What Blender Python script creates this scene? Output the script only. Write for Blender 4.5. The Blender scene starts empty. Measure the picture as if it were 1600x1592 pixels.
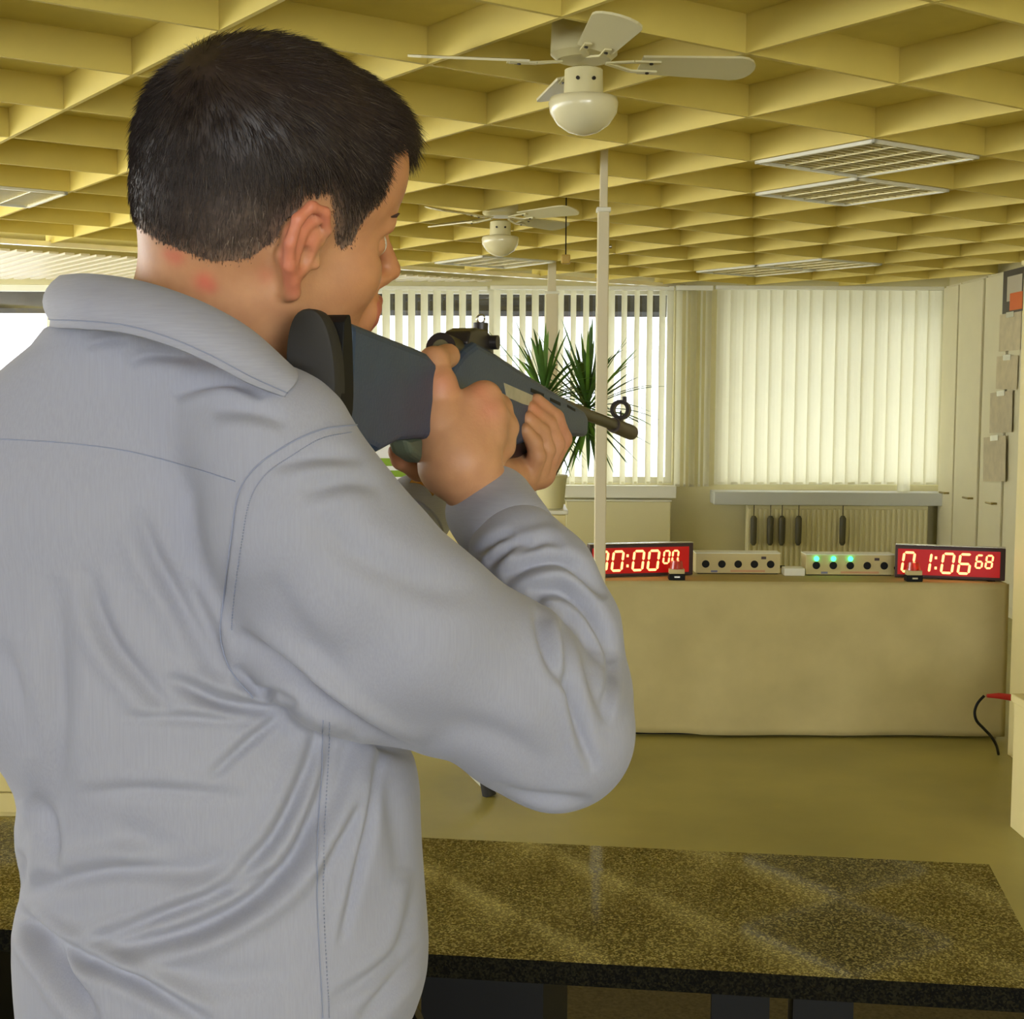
import bpy, math, random
import numpy as np
from mathutils import Vector, Matrix
R = math.radians
random.seed(7); np.random.seed(7)
scn = bpy.context.scene
COL = scn.collection

# ------------------------------------------------------------------ camera
FPX, PITCH, ROLL = 2216.5, 0.0791697, 0.0059695
CAMH = 1.5
cam_d = bpy.data.cameras.new('camera'); cam = bpy.data.objects.new('camera', cam_d); COL.objects.link(cam)
cam_d.sensor_fit = 'HORIZONTAL'; cam_d.sensor_width = 36; cam_d.lens = FPX / 1600 * 36
cam_d.clip_start = 0.05; cam_d.clip_end = 200
cam.matrix_world = Matrix.Translation((0, 0, CAMH)) @ Matrix.Rotation(R(90) - PITCH, 4, 'X') @ Matrix.Rotation(ROLL, 4, 'Z')
scn.camera = cam

# ------------------------------------------------------------------ world, exposure, big lights
w = bpy.data.worlds.new('sky'); scn.world = w; w.use_nodes = True
bg = w.node_tree.nodes['Background']; bg.inputs[0].default_value = (0.93, 0.97, 1.0, 1); bg.inputs[1].default_value = 5.6
scn.view_settings.view_transform = 'Standard'; scn.view_settings.look = 'None'
scn.view_settings.gamma = 1; scn.view_settings.use_curve_mapping = False
scn.view_settings.exposure = 0.1
try:
    scn.cycles.use_denoising = True
    scn.cycles.max_bounces = 8; scn.cycles.sample_clamp_indirect = 6
except Exception: pass

def area(name, loc, target, sx, sy, power, col):
    l = bpy.data.lights.new(name, 'AREA'); l.shape = 'RECTANGLE'; l.size = sx; l.size_y = sy
    l.energy = power; l.color = col
    o = bpy.data.objects.new(name, l); COL.objects.link(o); o.location = loc
    o.rotation_euler = (Vector(target) - Vector(loc)).to_track_quat('-Z', 'Y').to_euler()
    return o
RX0, RX1, RY0, RY1, ZC = -6.0, 3.5, -4.0, 11.5, 2.4       # room extents, underside of the ceiling grid
# daylight coming in through the windows behind the camera and along the left wall
area('rear_window_light', (2.3, RY0 + 0.12, 1.7), (-0.2, 1.5, 1.2), 1.9, 1.5, 86, (0.93, 0.96, 1.0))
area('side_window_light', (RX0 + 0.12, 6.3, 1.5), (0, 6.3, 1.6), 7.0, 1.4, 120, (1.0, 0.97, 0.88))

# ------------------------------------------------------------------ camera maths (pixel of the 1600x1592 frame -> point at depth Y)
cP, sP, cR, sR = math.cos(PITCH), math.sin(PITCH), math.cos(ROLL), math.sin(ROLL)
def ray(px, py):
    dx, dy = px - 800, py - 796
    u = dx * cR + dy * sR; v = -dx * sR + dy * cR
    X = u / FPX; up = -v / FPX
    return Vector((X, cP + up * sP, -sP + up * cP))
O = Vector((0, 0, CAMH))
def at(px, py, Y):
    r = ray(px, py); return O + r * (Y / r.y)
def at_z(px, py, z):
    r = ray(px, py); return O + r * ((z - CAMH) / r.z)
def at_x(px, py, x):
    r = ray(px, py); return O + r * (x / r.x)
def pix(V):
    """world points (n,3) -> pixels (n,2)"""
    V = np.asarray(V, float); X = V[:, 0]; Y = V[:, 1]; Z = V[:, 2] - CAMH
    zc = Y * cP - Z * sP; up = Y * sP + Z * cP
    zc = np.where(np.abs(zc) < 1e-3, 1e-3, zc)
    u = FPX * X / zc; v = -FPX * up / zc
    return np.stack([800 + u * cR - v * sR, 796 + u * sR + v * cR], 1)

# ------------------------------------------------------------------ materials
def new_mat(name):
    m = bpy.data.materials.new(name); m.use_nodes = True
    return m, m.node_tree, m.node_tree.nodes['Principled BSDF']
def mat(name, col, rough=0.6, metal=0.0, noise=0.0, scale=20, bump=0.0, bscale=None, emit=None, estr=0, coat=0, stretch=None, trans=0, spec=0.5):
    m, nt, b = new_mat(name)
    b.inputs['Base Color'].default_value = (*col, 1); b.inputs['Roughness'].default_value = rough
    b.inputs['Metallic'].default_value = metal; b.inputs['Coat Weight'].default_value = coat
    b.inputs['Specular IOR Level'].default_value = spec
    if trans: b.inputs['Transmission Weight'].default_value = trans
    if emit: b.inputs['Emission Color'].default_value = (*emit, 1); b.inputs['Emission Strength'].default_value = estr
    if noise or bump:
        tc = nt.nodes.new('ShaderNodeTexCoord'); mp = nt.nodes.new('ShaderNodeMapping')
        nt.links.new(tc.outputs['Object'], mp.inputs[0])
        if stretch: mp.inputs['Scale'].default_value = stretch
        if noise:
            n = nt.nodes.new('ShaderNodeTexNoise'); n.inputs['Scale'].default_value = scale; n.inputs['Detail'].default_value = 6
            nt.links.new(mp.outputs[0], n.inputs[0])
            r = nt.nodes.new('ShaderNodeValToRGB')
            r.color_ramp.elements[0].position = 0.25; r.color_ramp.elements[1].position = 0.75
            r.color_ramp.elements[0].color = (*[max(0, c * (1 - noise)) for c in col], 1)
            r.color_ramp.elements[1].color = (*[min(1, c * (1 + noise)) for c in col], 1)
            nt.links.new(n.outputs[0], r.inputs[0]); nt.links.new(r.outputs[0], b.inputs['Base Color'])
        if bump:
            n2 = nt.nodes.new('ShaderNodeTexNoise'); n2.inputs['Scale'].default_value = bscale or scale * 3; n2.inputs['Detail'].default_value = 4
            nt.links.new(mp.outputs[0], n2.inputs[0])
            bp = nt.nodes.new('ShaderNodeBump'); bp.inputs['Strength'].default_value = bump; bp.inputs['Distance'].default_value = 0.002
            nt.links.new(n2.outputs[0], bp.inputs['Height']); nt.links.new(bp.outputs[0], b.inputs['Normal'])
    return m
M = {}
M['ceil_board'] = mat('yellowed ceiling board', (0.72, 0.585, 0.145), 0.55, noise=0.05, scale=6)
M['ceil_tile'] = mat('ceiling tile', (0.78, 0.665, 0.22), 0.8, noise=0.05, scale=9)
M['slat_metal'] = mat('ceiling slat', (0.86, 0.80, 0.66), 0.45)
M['wall'] = mat('cream wall', (0.72, 0.66, 0.38), 0.8, noise=0.05, scale=3)
M['floor'] = mat('olive linoleum', (0.38, 0.335, 0.095), 0.42, noise=0.22, scale=1.6, bump=0.05, bscale=60)
M['white_metal'] = mat('white enamel', (0.80, 0.79, 0.66), 0.35)
M['post'] = mat('cream enamel post', (0.70, 0.62, 0.40), 0.4)
M['cupboard'] = mat('cream cupboard', (0.78, 0.73, 0.50), 0.5, noise=0.03, scale=4)
M['yellow_cab'] = mat('yellow cream laminate', (0.80, 0.70, 0.34), 0.45, noise=0.03, scale=4)
M['paper'] = mat('kraft paper', (0.58, 0.495, 0.235), 0.75, noise=0.10, scale=5, bump=0.1, bscale=12)
M['black'] = mat('black plastic', (0.008, 0.008, 0.008), 0.6, spec=.2)
M['dark_metal'] = mat('gunmetal', (0.035, 0.03, 0.028), 0.35, metal=0.5)
M['steel'] = mat('brushed steel', (0.55, 0.54, 0.50), 0.22, metal=1)
M['mirror'] = mat('louvre reflector', (0.80, 0.73, 0.45), 0.28, metal=.85)
M['louvre_dark'] = mat('luminaire tray', (0.42, 0.37, 0.17), 0.4)
M['opal'] = mat('opal glass', (0.78, 0.72, 0.45), 0.25, coat=0.3)
M['fan'] = mat('cream fan enamel', (0.68, 0.62, 0.34), 0.4)
M['fan_white'] = mat('cream blade enamel', (0.70, 0.65, 0.40), 0.35)
M['canopy'] = mat('grey brown canopy', (0.014, 0.013, 0.010), 0.8, spec=.1)
M['rubber'] = mat('black rubber', (0.02, 0.018, 0.016), 0.7)
M['radiator'] = mat('radiator enamel', (0.78, 0.72, 0.42), 0.4)
M['leaf'] = mat('yucca leaf', (0.075, 0.17, 0.03), 0.4, noise=0.4, scale=8)
M['leaf_light'] = mat('pale yucca leaf', (0.16, 0.33, 0.04), 0.4, noise=0.3, scale=8)
M['trunk'] = mat('yucca trunk', (0.16, 0.11, 0.06), 0.9, noise=0.4, scale=40)
M['pot'] = mat('cream pot', (0.72, 0.66, 0.36), 0.4)
M['led_red'] = mat('lit red segment', (1, 0.2, 0.05), 0.5, emit=(1.0, 0.42, 0.16), estr=2.6)
M['led_face'] = mat('red display window', (0.25, 0.0, 0.0), 0.3, emit=(1.0, 0.0, 0.005), estr=0.24)
M['led_face_dim'] = mat('dim display window', (0.05, 0.0, 0.0), 0.3, emit=(1.0, 0.0, 0.01), estr=0.05)
M['clock_case'] = mat('dark clock case', (0.045, 0.02, 0.02), 0.5)
M['green_led'] = mat('lit green lamp', (0.1, 1, 0.4), 0.4, emit=(0.05, 1.0, 0.35), estr=3.0)
M['target_box'] = mat('beige target box', (0.62, 0.52, 0.24), 0.5)
M['red_plastic'] = mat('red plastic', (0.5, 0.02, 0.02), 0.4)
M['ext_white'] = mat('outside white wall', (0.85, 0.87, 0.9), 0.8)
M['ext_grey'] = mat('outside pale grey lettering', (0.35, 0.37, 0.38), 0.8)
M['ext_green'] = mat('outside green stripe', (0.22, 0.38, 0.02), 0.6)
M['ext_red'] = mat('outside red band', (0.8, 0.06, 0.01), 0.6)
M['ground'] = mat('outside ground', (0.30, 0.30, 0.29), 0.9, noise=0.1, scale=1)
def glass():
    m, nt, b = new_mat('window glass')
    g = nt.nodes.new('ShaderNodeBsdfGlossy'); g.inputs['Roughness'].default_value = 0.02
    t = nt.nodes.new('ShaderNodeBsdfTransparent'); mx = nt.nodes.new('ShaderNodeMixShader'); mx.inputs[0].default_value = 0.06
    nt.links.new(t.outputs[0], mx.inputs[1]); nt.links.new(g.outputs[0], mx.inputs[2])
    nt.links.new(mx.outputs[0], nt.nodes['Material Output'].inputs[0]); return m
M['glass'] = glass()
def blind():
    m, nt, b = new_mat('blind fabric')
    b.inputs['Base Color'].default_value = (0.86, 0.83, 0.70, 1); b.inputs['Roughness'].default_value = 0.8
    t = nt.nodes.new('ShaderNodeBsdfTranslucent'); t.inputs[0].default_value = (0.95, 0.935, 0.80, 1)
    mx = nt.nodes.new('ShaderNodeMixShader'); mx.inputs[0].default_value = 0.68
    nt.links.new(b.outputs[0], mx.inputs[1]); nt.links.new(t.outputs[0], mx.inputs[2])
    nt.links.new(mx.outputs[0], nt.nodes['Material Output'].inputs[0]); return m
M['blind'] = blind()
def granite(name, k, rough):
    m, nt, b = new_mat(name); tc = nt.nodes.new('ShaderNodeTexCoord')
    v = nt.nodes.new('ShaderNodeTexVoronoi'); v.inputs['Scale'].default_value = 480
    n = nt.nodes.new('ShaderNodeTexNoise'); n.inputs['Scale'].default_value = 170; n.inputs['Detail'].default_value = 4; n.inputs['Roughness'].default_value = .7
    nt.links.new(tc.outputs['Object'], v.inputs[0]); nt.links.new(tc.outputs['Object'], n.inputs[0])
    bw = nt.nodes.new('ShaderNodeRGBToBW'); nt.links.new(v.outputs['Color'], bw.inputs[0])
    mx = nt.nodes.new('ShaderNodeMix'); mx.data_type = 'FLOAT'; mx.inputs[0].default_value = 0.5
    nt.links.new(n.outputs[0], mx.inputs[2]); nt.links.new(bw.outputs[0], mx.inputs[3])
    r = nt.nodes.new('ShaderNodeValToRGB'); e = r.color_ramp.elements
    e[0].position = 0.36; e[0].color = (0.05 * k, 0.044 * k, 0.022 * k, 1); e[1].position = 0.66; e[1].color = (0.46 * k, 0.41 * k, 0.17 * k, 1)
    q = e.new(0.46); q.color = (0.11 * k, 0.095 * k, 0.045 * k, 1); q = e.new(0.56); q.color = (0.27 * k, 0.235 * k, 0.095 * k, 1)
    nt.links.new(mx.outputs[0], r.inputs[0]); nt.links.new(r.outputs[0], b.inputs['Base Color'])
    b.inputs['Roughness'].default_value = rough; b.inputs['Specular IOR Level'].default_value = .7 if k > .5 else .08
    return m
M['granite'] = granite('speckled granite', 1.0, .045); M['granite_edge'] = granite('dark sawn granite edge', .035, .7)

# ------------------------------------------------------------------ mesh helpers
XF = None
class MB:
    def __init__(s): s.v = []; s.f = []; s.sm = False
    def add(s, vs, fs):
        n = len(s.v); s.v += [tuple(p) for p in vs]; s.f += [tuple(i + n for i in f) for f in fs]; return s
    def box(s, x0, x1, y0, y1, z0, z1, mtx=None):
        vs = [Vector((x, y, z)) for x in (x0, x1) for y in (y0, y1) for z in (z0, z1)]
        if mtx is not None: vs = [mtx @ v for v in vs]
        fs = [(0, 1, 3, 2), (4, 6, 7, 5), (0, 4, 5, 1), (2, 3, 7, 6), (0, 2, 6, 4), (1, 5, 7, 3)]
        return s.add(vs, fs)
    def beam(s, a, b, wd, h, up=(0, 0, 1)):
        a, b = Vector(a), Vector(b); d = (b - a).normalized(); u = Vector(up); sd = d.cross(u).normalized(); u = sd.cross(d)
        vs = [p + sd * i * wd / 2 + u * j * h / 2 for p in (a, b) for i, j in ((-1, -1), (1, -1), (1, 1), (-1, 1))]
        return s.add(vs, [(0, 1, 2, 3), (7, 6, 5, 4), (0, 4, 5, 1), (1, 5, 6, 2), (2, 6, 7, 3), (3, 7, 4, 0)])
    def cyl(s, a, b, r0, r1=None, n=20, caps=True):
        r1 = r0 if r1 is None else r1
        a, b = Vector(a), Vector(b); d = (b - a).normalized(); t = Vector((0, 0, 1)) if abs(d.z) < .9 else Vector((1, 0, 0))
        x = d.cross(t).normalized(); y = d.cross(x)
        vs = [a + (x * math.cos(2 * math.pi * i / n) + y * math.sin(2 * math.pi * i / n)) * r0 for i in range(n)]
        vs += [b + (x * math.cos(2 * math.pi * i / n) + y * math.sin(2 * math.pi * i / n)) * r1 for i in range(n)]
        fs = [(i, (i + 1) % n, n + (i + 1) % n, n + i) for i in range(n)]
        if caps: fs += [tuple(reversed(range(n))), tuple(range(n, 2 * n))]
        return s.add(vs, fs)
    def tube(s, pts, r, n=8, caps=True):
        pts = [Vector(p) for p in pts]; rs = r if isinstance(r, (list, tuple)) else [r] * len(pts)
        prev = None; rings = []
        for i, p in enumerate(pts):
            d = (pts[min(i + 1, len(pts) - 1)] - pts[max(i - 1, 0)]).normalized()
            if prev is None:
                t = Vector((0, 0, 1)) if abs(d.z) < .9 else Vector((1, 0, 0)); x = d.cross(t).normalized()
            else: x = (prev - d * prev.dot(d)).normalized()
            prev = x; y = d.cross(x)
            rings.append([p + (x * math.cos(2 * math.pi * k / n) + y * math.sin(2 * math.pi * k / n)) * rs[i] for k in range(n)])
        vs = [v for rg in rings for v in rg]; fs = []
        for i in range(len(rings) - 1):
            for k in range(n): fs.append((i * n + k, i * n + (k + 1) % n, (i + 1) * n + (k + 1) % n, (i + 1) * n + k))
        if caps: fs += [tuple(reversed(range(n))), tuple(range((len(rings) - 1) * n, len(rings) * n))]
        return s.add(vs, fs)
    def lathe(s, prof, c=(0, 0, 0), n=32, caps=True):
        c = Vector(c); vs = []; fs = []
        for r, z in prof:
            vs += [c + Vector((r * math.cos(2 * math.pi * k / n), r * math.sin(2 * math.pi * k / n), z)) for k in range(n)]
        for i in range(len(prof) - 1):
            for k in range(n): fs.append((i * n + k, i * n + (k + 1) % n, (i + 1) * n + (k + 1) % n, (i + 1) * n + k))
        if caps: fs += [tuple(reversed(range(n))), tuple(range((len(prof) - 1) * n, len(prof) * n))]
        return s.add(vs, fs)
    def ball(s, c, r, n=12, m=8):
        c = Vector(c); r = (r, r, r) if not isinstance(r, (tuple, list)) else r
        vs = [c + Vector((0, 0, -r[2]))]
        for j in range(1, m):
            a = -math.pi / 2 + math.pi * j / m
            vs += [c + Vector((r[0] * math.cos(a) * math.cos(2 * math.pi * k / n), r[1] * math.cos(a) * math.sin(2 * math.pi * k / n), r[2] * math.sin(a))) for k in range(n)]
        vs.append(c + Vector((0, 0, r[2]))); fs = []
        for k in range(n):
            fs.append((0, 1 + (k + 1) % n, 1 + k)); fs.append((len(vs) - 1, 1 + (m - 2) * n + k, 1 + (m - 2) * n + (k + 1) % n))
            for j in range(m - 2): fs.append((1 + j * n + k, 1 + j * n + (k + 1) % n, 1 + (j + 1) * n + (k + 1) % n, 1 + (j + 1) * n + k))
        return s.add(vs, fs)
    def prism(s, poly, fr, th):
        """poly: (s,t) points; fr: (origin, ax_s, ax_t, ax_n); extruded from 0 to -th along n"""
        o, a, b, nn = fr; k = len(poly)
        vs = [o + a * p + b * q for p, q in poly] + [o + a * p + b * q - nn * th for p, q in poly]
        fs = [tuple(range(k)), tuple(reversed(range(k, 2 * k)))] + [(i, k + i, k + (i + 1) % k, (i + 1) % k) for i in range(k)]
        return s.add(vs, fs)
    def build(s, name, m, parent=None, smooth=False, bevel=0, seg=2, origin=None):
        me = bpy.data.meshes.new(name)
        if XF: s.v = [(x * XF, y * XF, CAMH + (z - CAMH) * XF) for x, y, z in s.v]
        o_ = Vector(origin) if origin is not None else Vector((0, 0, 0))
        me.from_pydata([tuple(Vector(v) - o_) for v in s.v] if origin is not None else s.v, [], s.f)
        me.materials.append(m); me.update()
        import bmesh
        b = bmesh.new(); b.from_mesh(me); bmesh.ops.recalc_face_normals(b, faces=b.faces[:]); b.to_mesh(me); b.free()
        o = bpy.data.objects.new(name, me); COL.objects.link(o)
        if origin is not None: o.location = o_
        if parent is not None:
            o.parent = parent; o.location = Vector(o.location) - wloc(parent)
        if smooth:
            me.shade_smooth()
            if smooth == 'auto':
                try: me.set_sharp_from_angle(angle=R(35))
                except Exception: pass
        if bevel:
            md = o.modifiers.new('bevel', 'BEVEL'); md.width = bevel; md.segments = seg; md.limit_method = 'ANGLE'
        return o
def wloc(o):
    v = Vector((0, 0, 0))
    while o is not None: v += Vector(o.location); o = o.parent
    return v
def tag(o, label=None, cat=None, group=None, kind=None):
    if label: o['label'] = label
    if cat: o['category'] = cat
    if group: o['group'] = group
    if kind: o['kind'] = kind
    return o
def empty(name, loc, label, cat, group=None, rz=0):
    o = bpy.data.objects.new(name, None); COL.objects.link(o); o.location = loc; o.rotation_euler = (0, 0, rz)
    o.empty_display_size = 0.1
    return tag(o, label, cat, group)
def struct(name, mb, m, parent=None, **k):
    o = mb.build(name, m, parent, **k)
    if parent is None: o['kind'] = 'structure'
    return o
def inst(src, name, parent, loc=None, rz=None, mtx=None):
    o = bpy.data.objects.new(name, src.data); COL.objects.link(o); o.parent = parent
    for md in src.modifiers:
        q = o.modifiers.new(md.name, md.type)
        if md.type == 'BEVEL': q.width = md.width; q.segments = md.segments; q.limit_method = md.limit_method
    if mtx is not None: o.matrix_basis = mtx
    else:
        if loc is not None: o.location = loc
        if rz is not None: o.rotation_euler = (0, 0, rz)
    return o

# ------------------------------------------------------------------ ceiling grid coordinates (diagonal to the room)
YAW = 0.6134606; GA = 0.67125 * 0.9; GO = (-0.42369 * 0.9, 3.45213 * 0.9)
def G(A, B, z=ZC):
    return Vector((GO[0] + GA * (A * math.cos(YAW) - B * math.sin(YAW)), GO[1] + GA * (A * math.sin(YAW) + B * math.cos(YAW)), z))
BMAX = 9.9
def inroom(p, e=0.03): return RX0 + e < p.x < RX1 - e and RY0 + e < p.y < RY1 - e
# ---- room shell
ceiling = struct('ceiling', MB().box(RX0 - .2, RX1 + .2, RY0 - .2, RY1 + .2, ZC + 0.112, ZC + 0.25), M['ceil_tile'])
floor = struct('floor', MB().box(RX0 - .2, RX1 + .2, RY0 - .2, RY1 + .2, -0.15, 0), M['floor'])
def spans(fixed, along):
    ts = [t for t in np.arange(-30, 40, 0.05) if inroom(G(fixed, t) if along == 'B' else G(t, fixed)) and (t if along == 'B' else fixed) <= BMAX]
    return (ts[0], ts[-1]) if ts else None
for a in range(-16, 20):
    sp = spans(a, 'B')
    if not sp or sp[1] - sp[0] < 0.4: continue
    m = MB().beam(G(a, sp[0], ZC + .055), G(a, sp[1], ZC + .055), 0.014, 0.11)
    m.build('long_board', M['ceil_board'], ceiling)
cross_src = MB().box(0.008, GA - 0.008, -0.007, 0.007, 0, 0.108).build('cross_board', M['ceil_board'], ceiling)
tile_src = MB().box(0.008, GA - 0.008, 0.008, GA - 0.008, 0.1, 0.111).build('ceiling_tile', M['ceil_tile'], ceiling)
rest_b, rest_t = MB(), MB(); n_c = n_t = 0; cells = []
for A in range(-16, 20):
    for B in range(-12, 11):
        p0, p1 = G(A, B), G(A + 1, B)
        mt = Matrix.Translation(p0) @ Matrix.Rotation(YAW, 4, 'Z')
        q = [G(A, B), G(A + 1, B), G(A + 1, B + 1), G(A, B + 1)]
        pc = G(A + .5, B + .5); uv = pix([pc])[0]
        vis = pc.y > 1.2 and -350 < uv[0] < 1950 and -400 < uv[1] < 500
        if B <= BMAX and inroom(p0) and inroom(p1):
            if vis and n_c < 300:
                if n_c: inst(cross_src, 'cross_board', ceiling, mtx=mt)
                else: cross_src.matrix_basis = mt
                n_c += 1
            else: rest_b.box(0.008, GA - 0.008, -0.007, 0.007, 0, 0.108, mt)
        if B + 1 <= 10 and all(inroom(x) for x in q):
            cells.append((A, B))
            if vis and n_t < 300:
                if n_t: inst(tile_src, 'ceiling_tile', ceiling, mtx=mt)
                else: tile_src.matrix_basis = mt
                n_t += 1
            else: rest_t.box(0.008, GA - 0.008, 0.008, GA - 0.008, 0.1, 0.111, mt)
tag(rest_b.build('far_cross_boards', M['ceil_board'], ceiling), kind='stuff')
tag(rest_t.build('far_ceiling_tiles', M['ceil_tile'], ceiling), kind='stuff')
struct('trim_1', MB().beam(G(-3, 9.72, ZC - .004), G(13, 9.72, ZC - .004), 0.05, 0.03), mat('polished white profile', (.95, .93, .85), .25, metal=.6))
# slatted metal ceiling beyond the grid
sl = None
for A in np.arange(-1.2, 14, 0.172):
    ts = [t for t in np.arange(10.95, 26, 0.05) if inroom(G(A, t), .05)]
    if len(ts) < 4: continue
    m = MB().beam(G(A, ts[0], ZC + .02), G(A, ts[-1], ZC + .02), 0.062, 0.014)
    m.build('ceiling_slat', M['slat_metal'], ceiling)
# ---- luminaires in the ceiling grid
def luminaire(A, B, label):
    c = G(A + .5, B + .5); e = empty('ceiling_light', (c.x, c.y, ZC), label, 'ceiling light', 'louvred ceiling lights set in the grid', 0)
    mt = Matrix.Translation(c) @ Matrix.Rotation(YAW, 4, 'Z'); h = GA / 2 - 0.012
    f = MB()
    for x0, x1, y0, y1 in ((-h, h, -h, -h + .014), (-h, h, h - .014, h), (-h, -h + .014, -h, h), (h - .014, h, -h, h)): f.box(x0, x1, y0, y1, -0.012, 0.0, mt)
    f.build('frame', M['white_metal'], e)
    MB().box(-h + .01, h - .01, -h + .01, h - .01, 0.06, 0.095, mt).build('housing', M['louvre_dark'], e)
    for i in range(4):
        x = -h + .014 + (2 * h - .028) * (i + .5) / 4
        MB().cyl(mt @ Vector((x, -h + .05, .042)), mt @ Vector((x, h - .05, .042)), .013, n=10).build('lamp_tube', M['opal'], e, smooth=True)
    for i in range(5):
        x = -h + .014 + (2 * h - .028) * i / 4; x = min(max(x, -h + .02), h - .02)
        MB().box(x - .003, x + .003, -h + .014, h - .014, -0.008, 0.035, mt).build('long_louvre', M['mirror'], e)
    for j in range(1, 13):
        y = -h + .014 + (2 * h - .028) * j / 13
        MB().box(-h + .02, h - .02, y - .002, y + .002, -0.006, 0.03, mt).build('cross_louvre', M['mirror'], e)
luminaire(4, 1, 'louvred ceiling light, nearer and upper of the pair right of the fan')
luminaire(5, 2, 'louvred ceiling light, farther and lower of the pair right of the fan')
luminaire(0, 6, 'louvred ceiling light cut by the picture edge behind the man\'s head')
luminaire(6, 8, 'louvred ceiling light just behind the bowl of the small distant fan')
luminaire(9, 6, 'distant louvred ceiling light with a bright sparkle above the closed blinds')
luminaire(9, 7, 'pale distant ceiling light, left neighbour of the sparkling one')

# ---- walls
YB = RY1
zsill = at(1250, 757, YB).z; zhead = at(1250, 451, YB).z
w1 = (RX0 + .4, at(78, 500, YB).x); w2 = (at(330, 500, YB).x, at(1054, 500, YB).x); w3 = (at(1118, 600, YB).x, at(1479, 600, YB).x)
wb = MB(); xs = [RX0 - .2, w1[0], w1[1], w2[0], w2[1], w3[0], w3[1], RX1 + .2]
for i in range(0, 8, 2): wb.box(xs[i], xs[i + 1], YB, YB + .25, 0, ZC + .2)
for a, b in (w1, w2, w3): wb.box(a, b, YB, YB + .25, 0, zsill); wb.box(a, b, YB, YB + .25, zhead, ZC + .2)
struct('wall_back', wb, M['wall'])
struct('wall_right', MB().box(RX1, RX1 + .2, RY0, RY1, 0, ZC + .2), M['wall'])
wl = MB().box(RX0 - .2, RX0, RY0, RY1, 0, .85).box(RX0 - .2, RX0, RY0, RY1, 2.25, ZC + .2)
for y in (RY0, -.2, 4.2, 8.6, 11.1): wl.box(RX0 - .2, RX0, y, y + .4, .85, 2.25)
struct('wall_left', wl, M['wall'])
wr = MB().box(RX0 - .2, RX1 + .2, RY0 - .2, RY0, 0, .8).box(RX0 - .2, RX1 + .2, RY0 - .2, RY0, 2.3, ZC + .2)
for x in (RX0 - .2, -2.4, 2.8): wr.box(x, x + .9 if x > 2 else x + (3.6 if x < -5 else .3), RY0 - .2, RY0, .8, 2.3)
struct('wall_rear', wr, M['wall'])
def window(n, x0, x1, mull):
    f = MB(); t = .05
    f.box(x0, x1, YB + .08, YB + .14, zsill, zsill + t).box(x0, x1, YB + .08, YB + .14, zhead - t, zhead)
    for x in [x0 + t / 2, x1 - t / 2] + mull: f.box(x - t / 2, x + t / 2, YB + .075, YB + .145, zsill - .001, zhead + .001)
    o = struct('window_%d' % n, f, M['white_metal'])
    g = MB().box(x0 + t, x1 - t, YB + .105, YB + .11, zsill + t, zhead - t).build('pane', M['glass'], o)
    return o
def side_window(n, horiz, a, b, fixed, z0, z1):
    f = MB(); t = .05; B_ = (lambda u0, u1, v0, v1, z0, z1: f.box(v0, v1, u0, u1, z0, z1)) if horiz == 'y' else (lambda u0, u1, v0, v1, z0, z1: f.box(u0, u1, v0, v1, z0, z1))
    B_(a, b, fixed - .14, fixed - .08, z0, z0 + t); B_(a, b, fixed - .14, fixed - .08, z1 - t, z1)
    for x in (a + t / 2, (a + b) / 2, b - t / 2): B_(x - t / 2, x + t / 2, fixed - .145, fixed - .075, z0 - .001, z1 + .001)
    o = struct('window_%d' % n, f, M['white_metal'])
for i_, (a_, b_) in enumerate(((.2, 4.2), (4.6, 8.6), (9.0, 11.1))): side_window(4 + i_, 'y', a_, b_, RX0, .85, 2.25)
side_window(7, 'x', -2.1, 2.8, RY0, .8, 2.3)
window(1, *w1, []); window(2, *w2, [at(560, 600, YB).x, at(768, 600, YB).x]); window(3, *w3, [at(1350, 600, YB).x])
# sills
def sill(x0, x1, ya, yb, dp=.14):
    z1 = at(1000, ya, YB - .12).z; z0 = at(1000, yb, YB - .12).z
    return MB().box(x0, x1, YB - dp, YB - .001, z0, z1)
struct('trim_2', sill(w2[0], w2[1] + .02, 759, 778), M['white_metal'], bevel=.005)
struct('trim_3', sill(w3[0] - .03, w3[1] - .02, 766, 786, .25), mat('grey white sill', (0.62, 0.64, 0.60), 0.4), bevel=.005)
# dark head box of the outside canopy, and what stands outside
zt = at(800, 440, YB + .9).z; zb = at(800, 487, YB + .9).z
tag(MB().box(RX0 - 1, RX1 + 1, YB + .8, YB + 1.6, zb, zt + .2).build('canopy', M['canopy']), 'dark grey canopy edge outside along the top of the windows', 'canopy')
struct('ground', MB().box(-20, 20, YB + .3, YB + 14, -.5, -.3), M['ground'])
YW = 17.0
ew = MB().box(-14, 8, YW, YW + .3, -.3, 3.4).build('outside_wall', M['ext_white'])
tag(ew, 'bright white building front outside beyond the windows', 'building'); ew['kind'] = 'structure'
def text(name, body, size, loc, rot, m, parent=None, depth=.004, slant=0):
    cu = bpy.data.curves.new(name, 'FONT'); cu.body = body; cu.size = size; cu.extrude = depth; cu.shear = slant
    t = bpy.data.objects.new(name, cu); COL.objects.link(t)
    dg = bpy.context.evaluated_depsgraph_get(); me = bpy.data.meshes.new_from_object(t.evaluated_get(dg))
    bpy.data.objects.remove(t); o = bpy.data.objects.new(name, me); COL.objects.link(o); me.materials.clear(); me.materials.append(m)
    o.location = loc; o.rotation_euler = rot
    if parent is not None: o.parent = parent; o.location = Vector(loc) - wloc(parent)
    return o
p = at(978, 545, YW - .01)
text('lettering', 'VE', 0.44, (p.x, YW - .012, p.z), (R(90), 0, 0), M['ext_grey'], ew)
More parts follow.
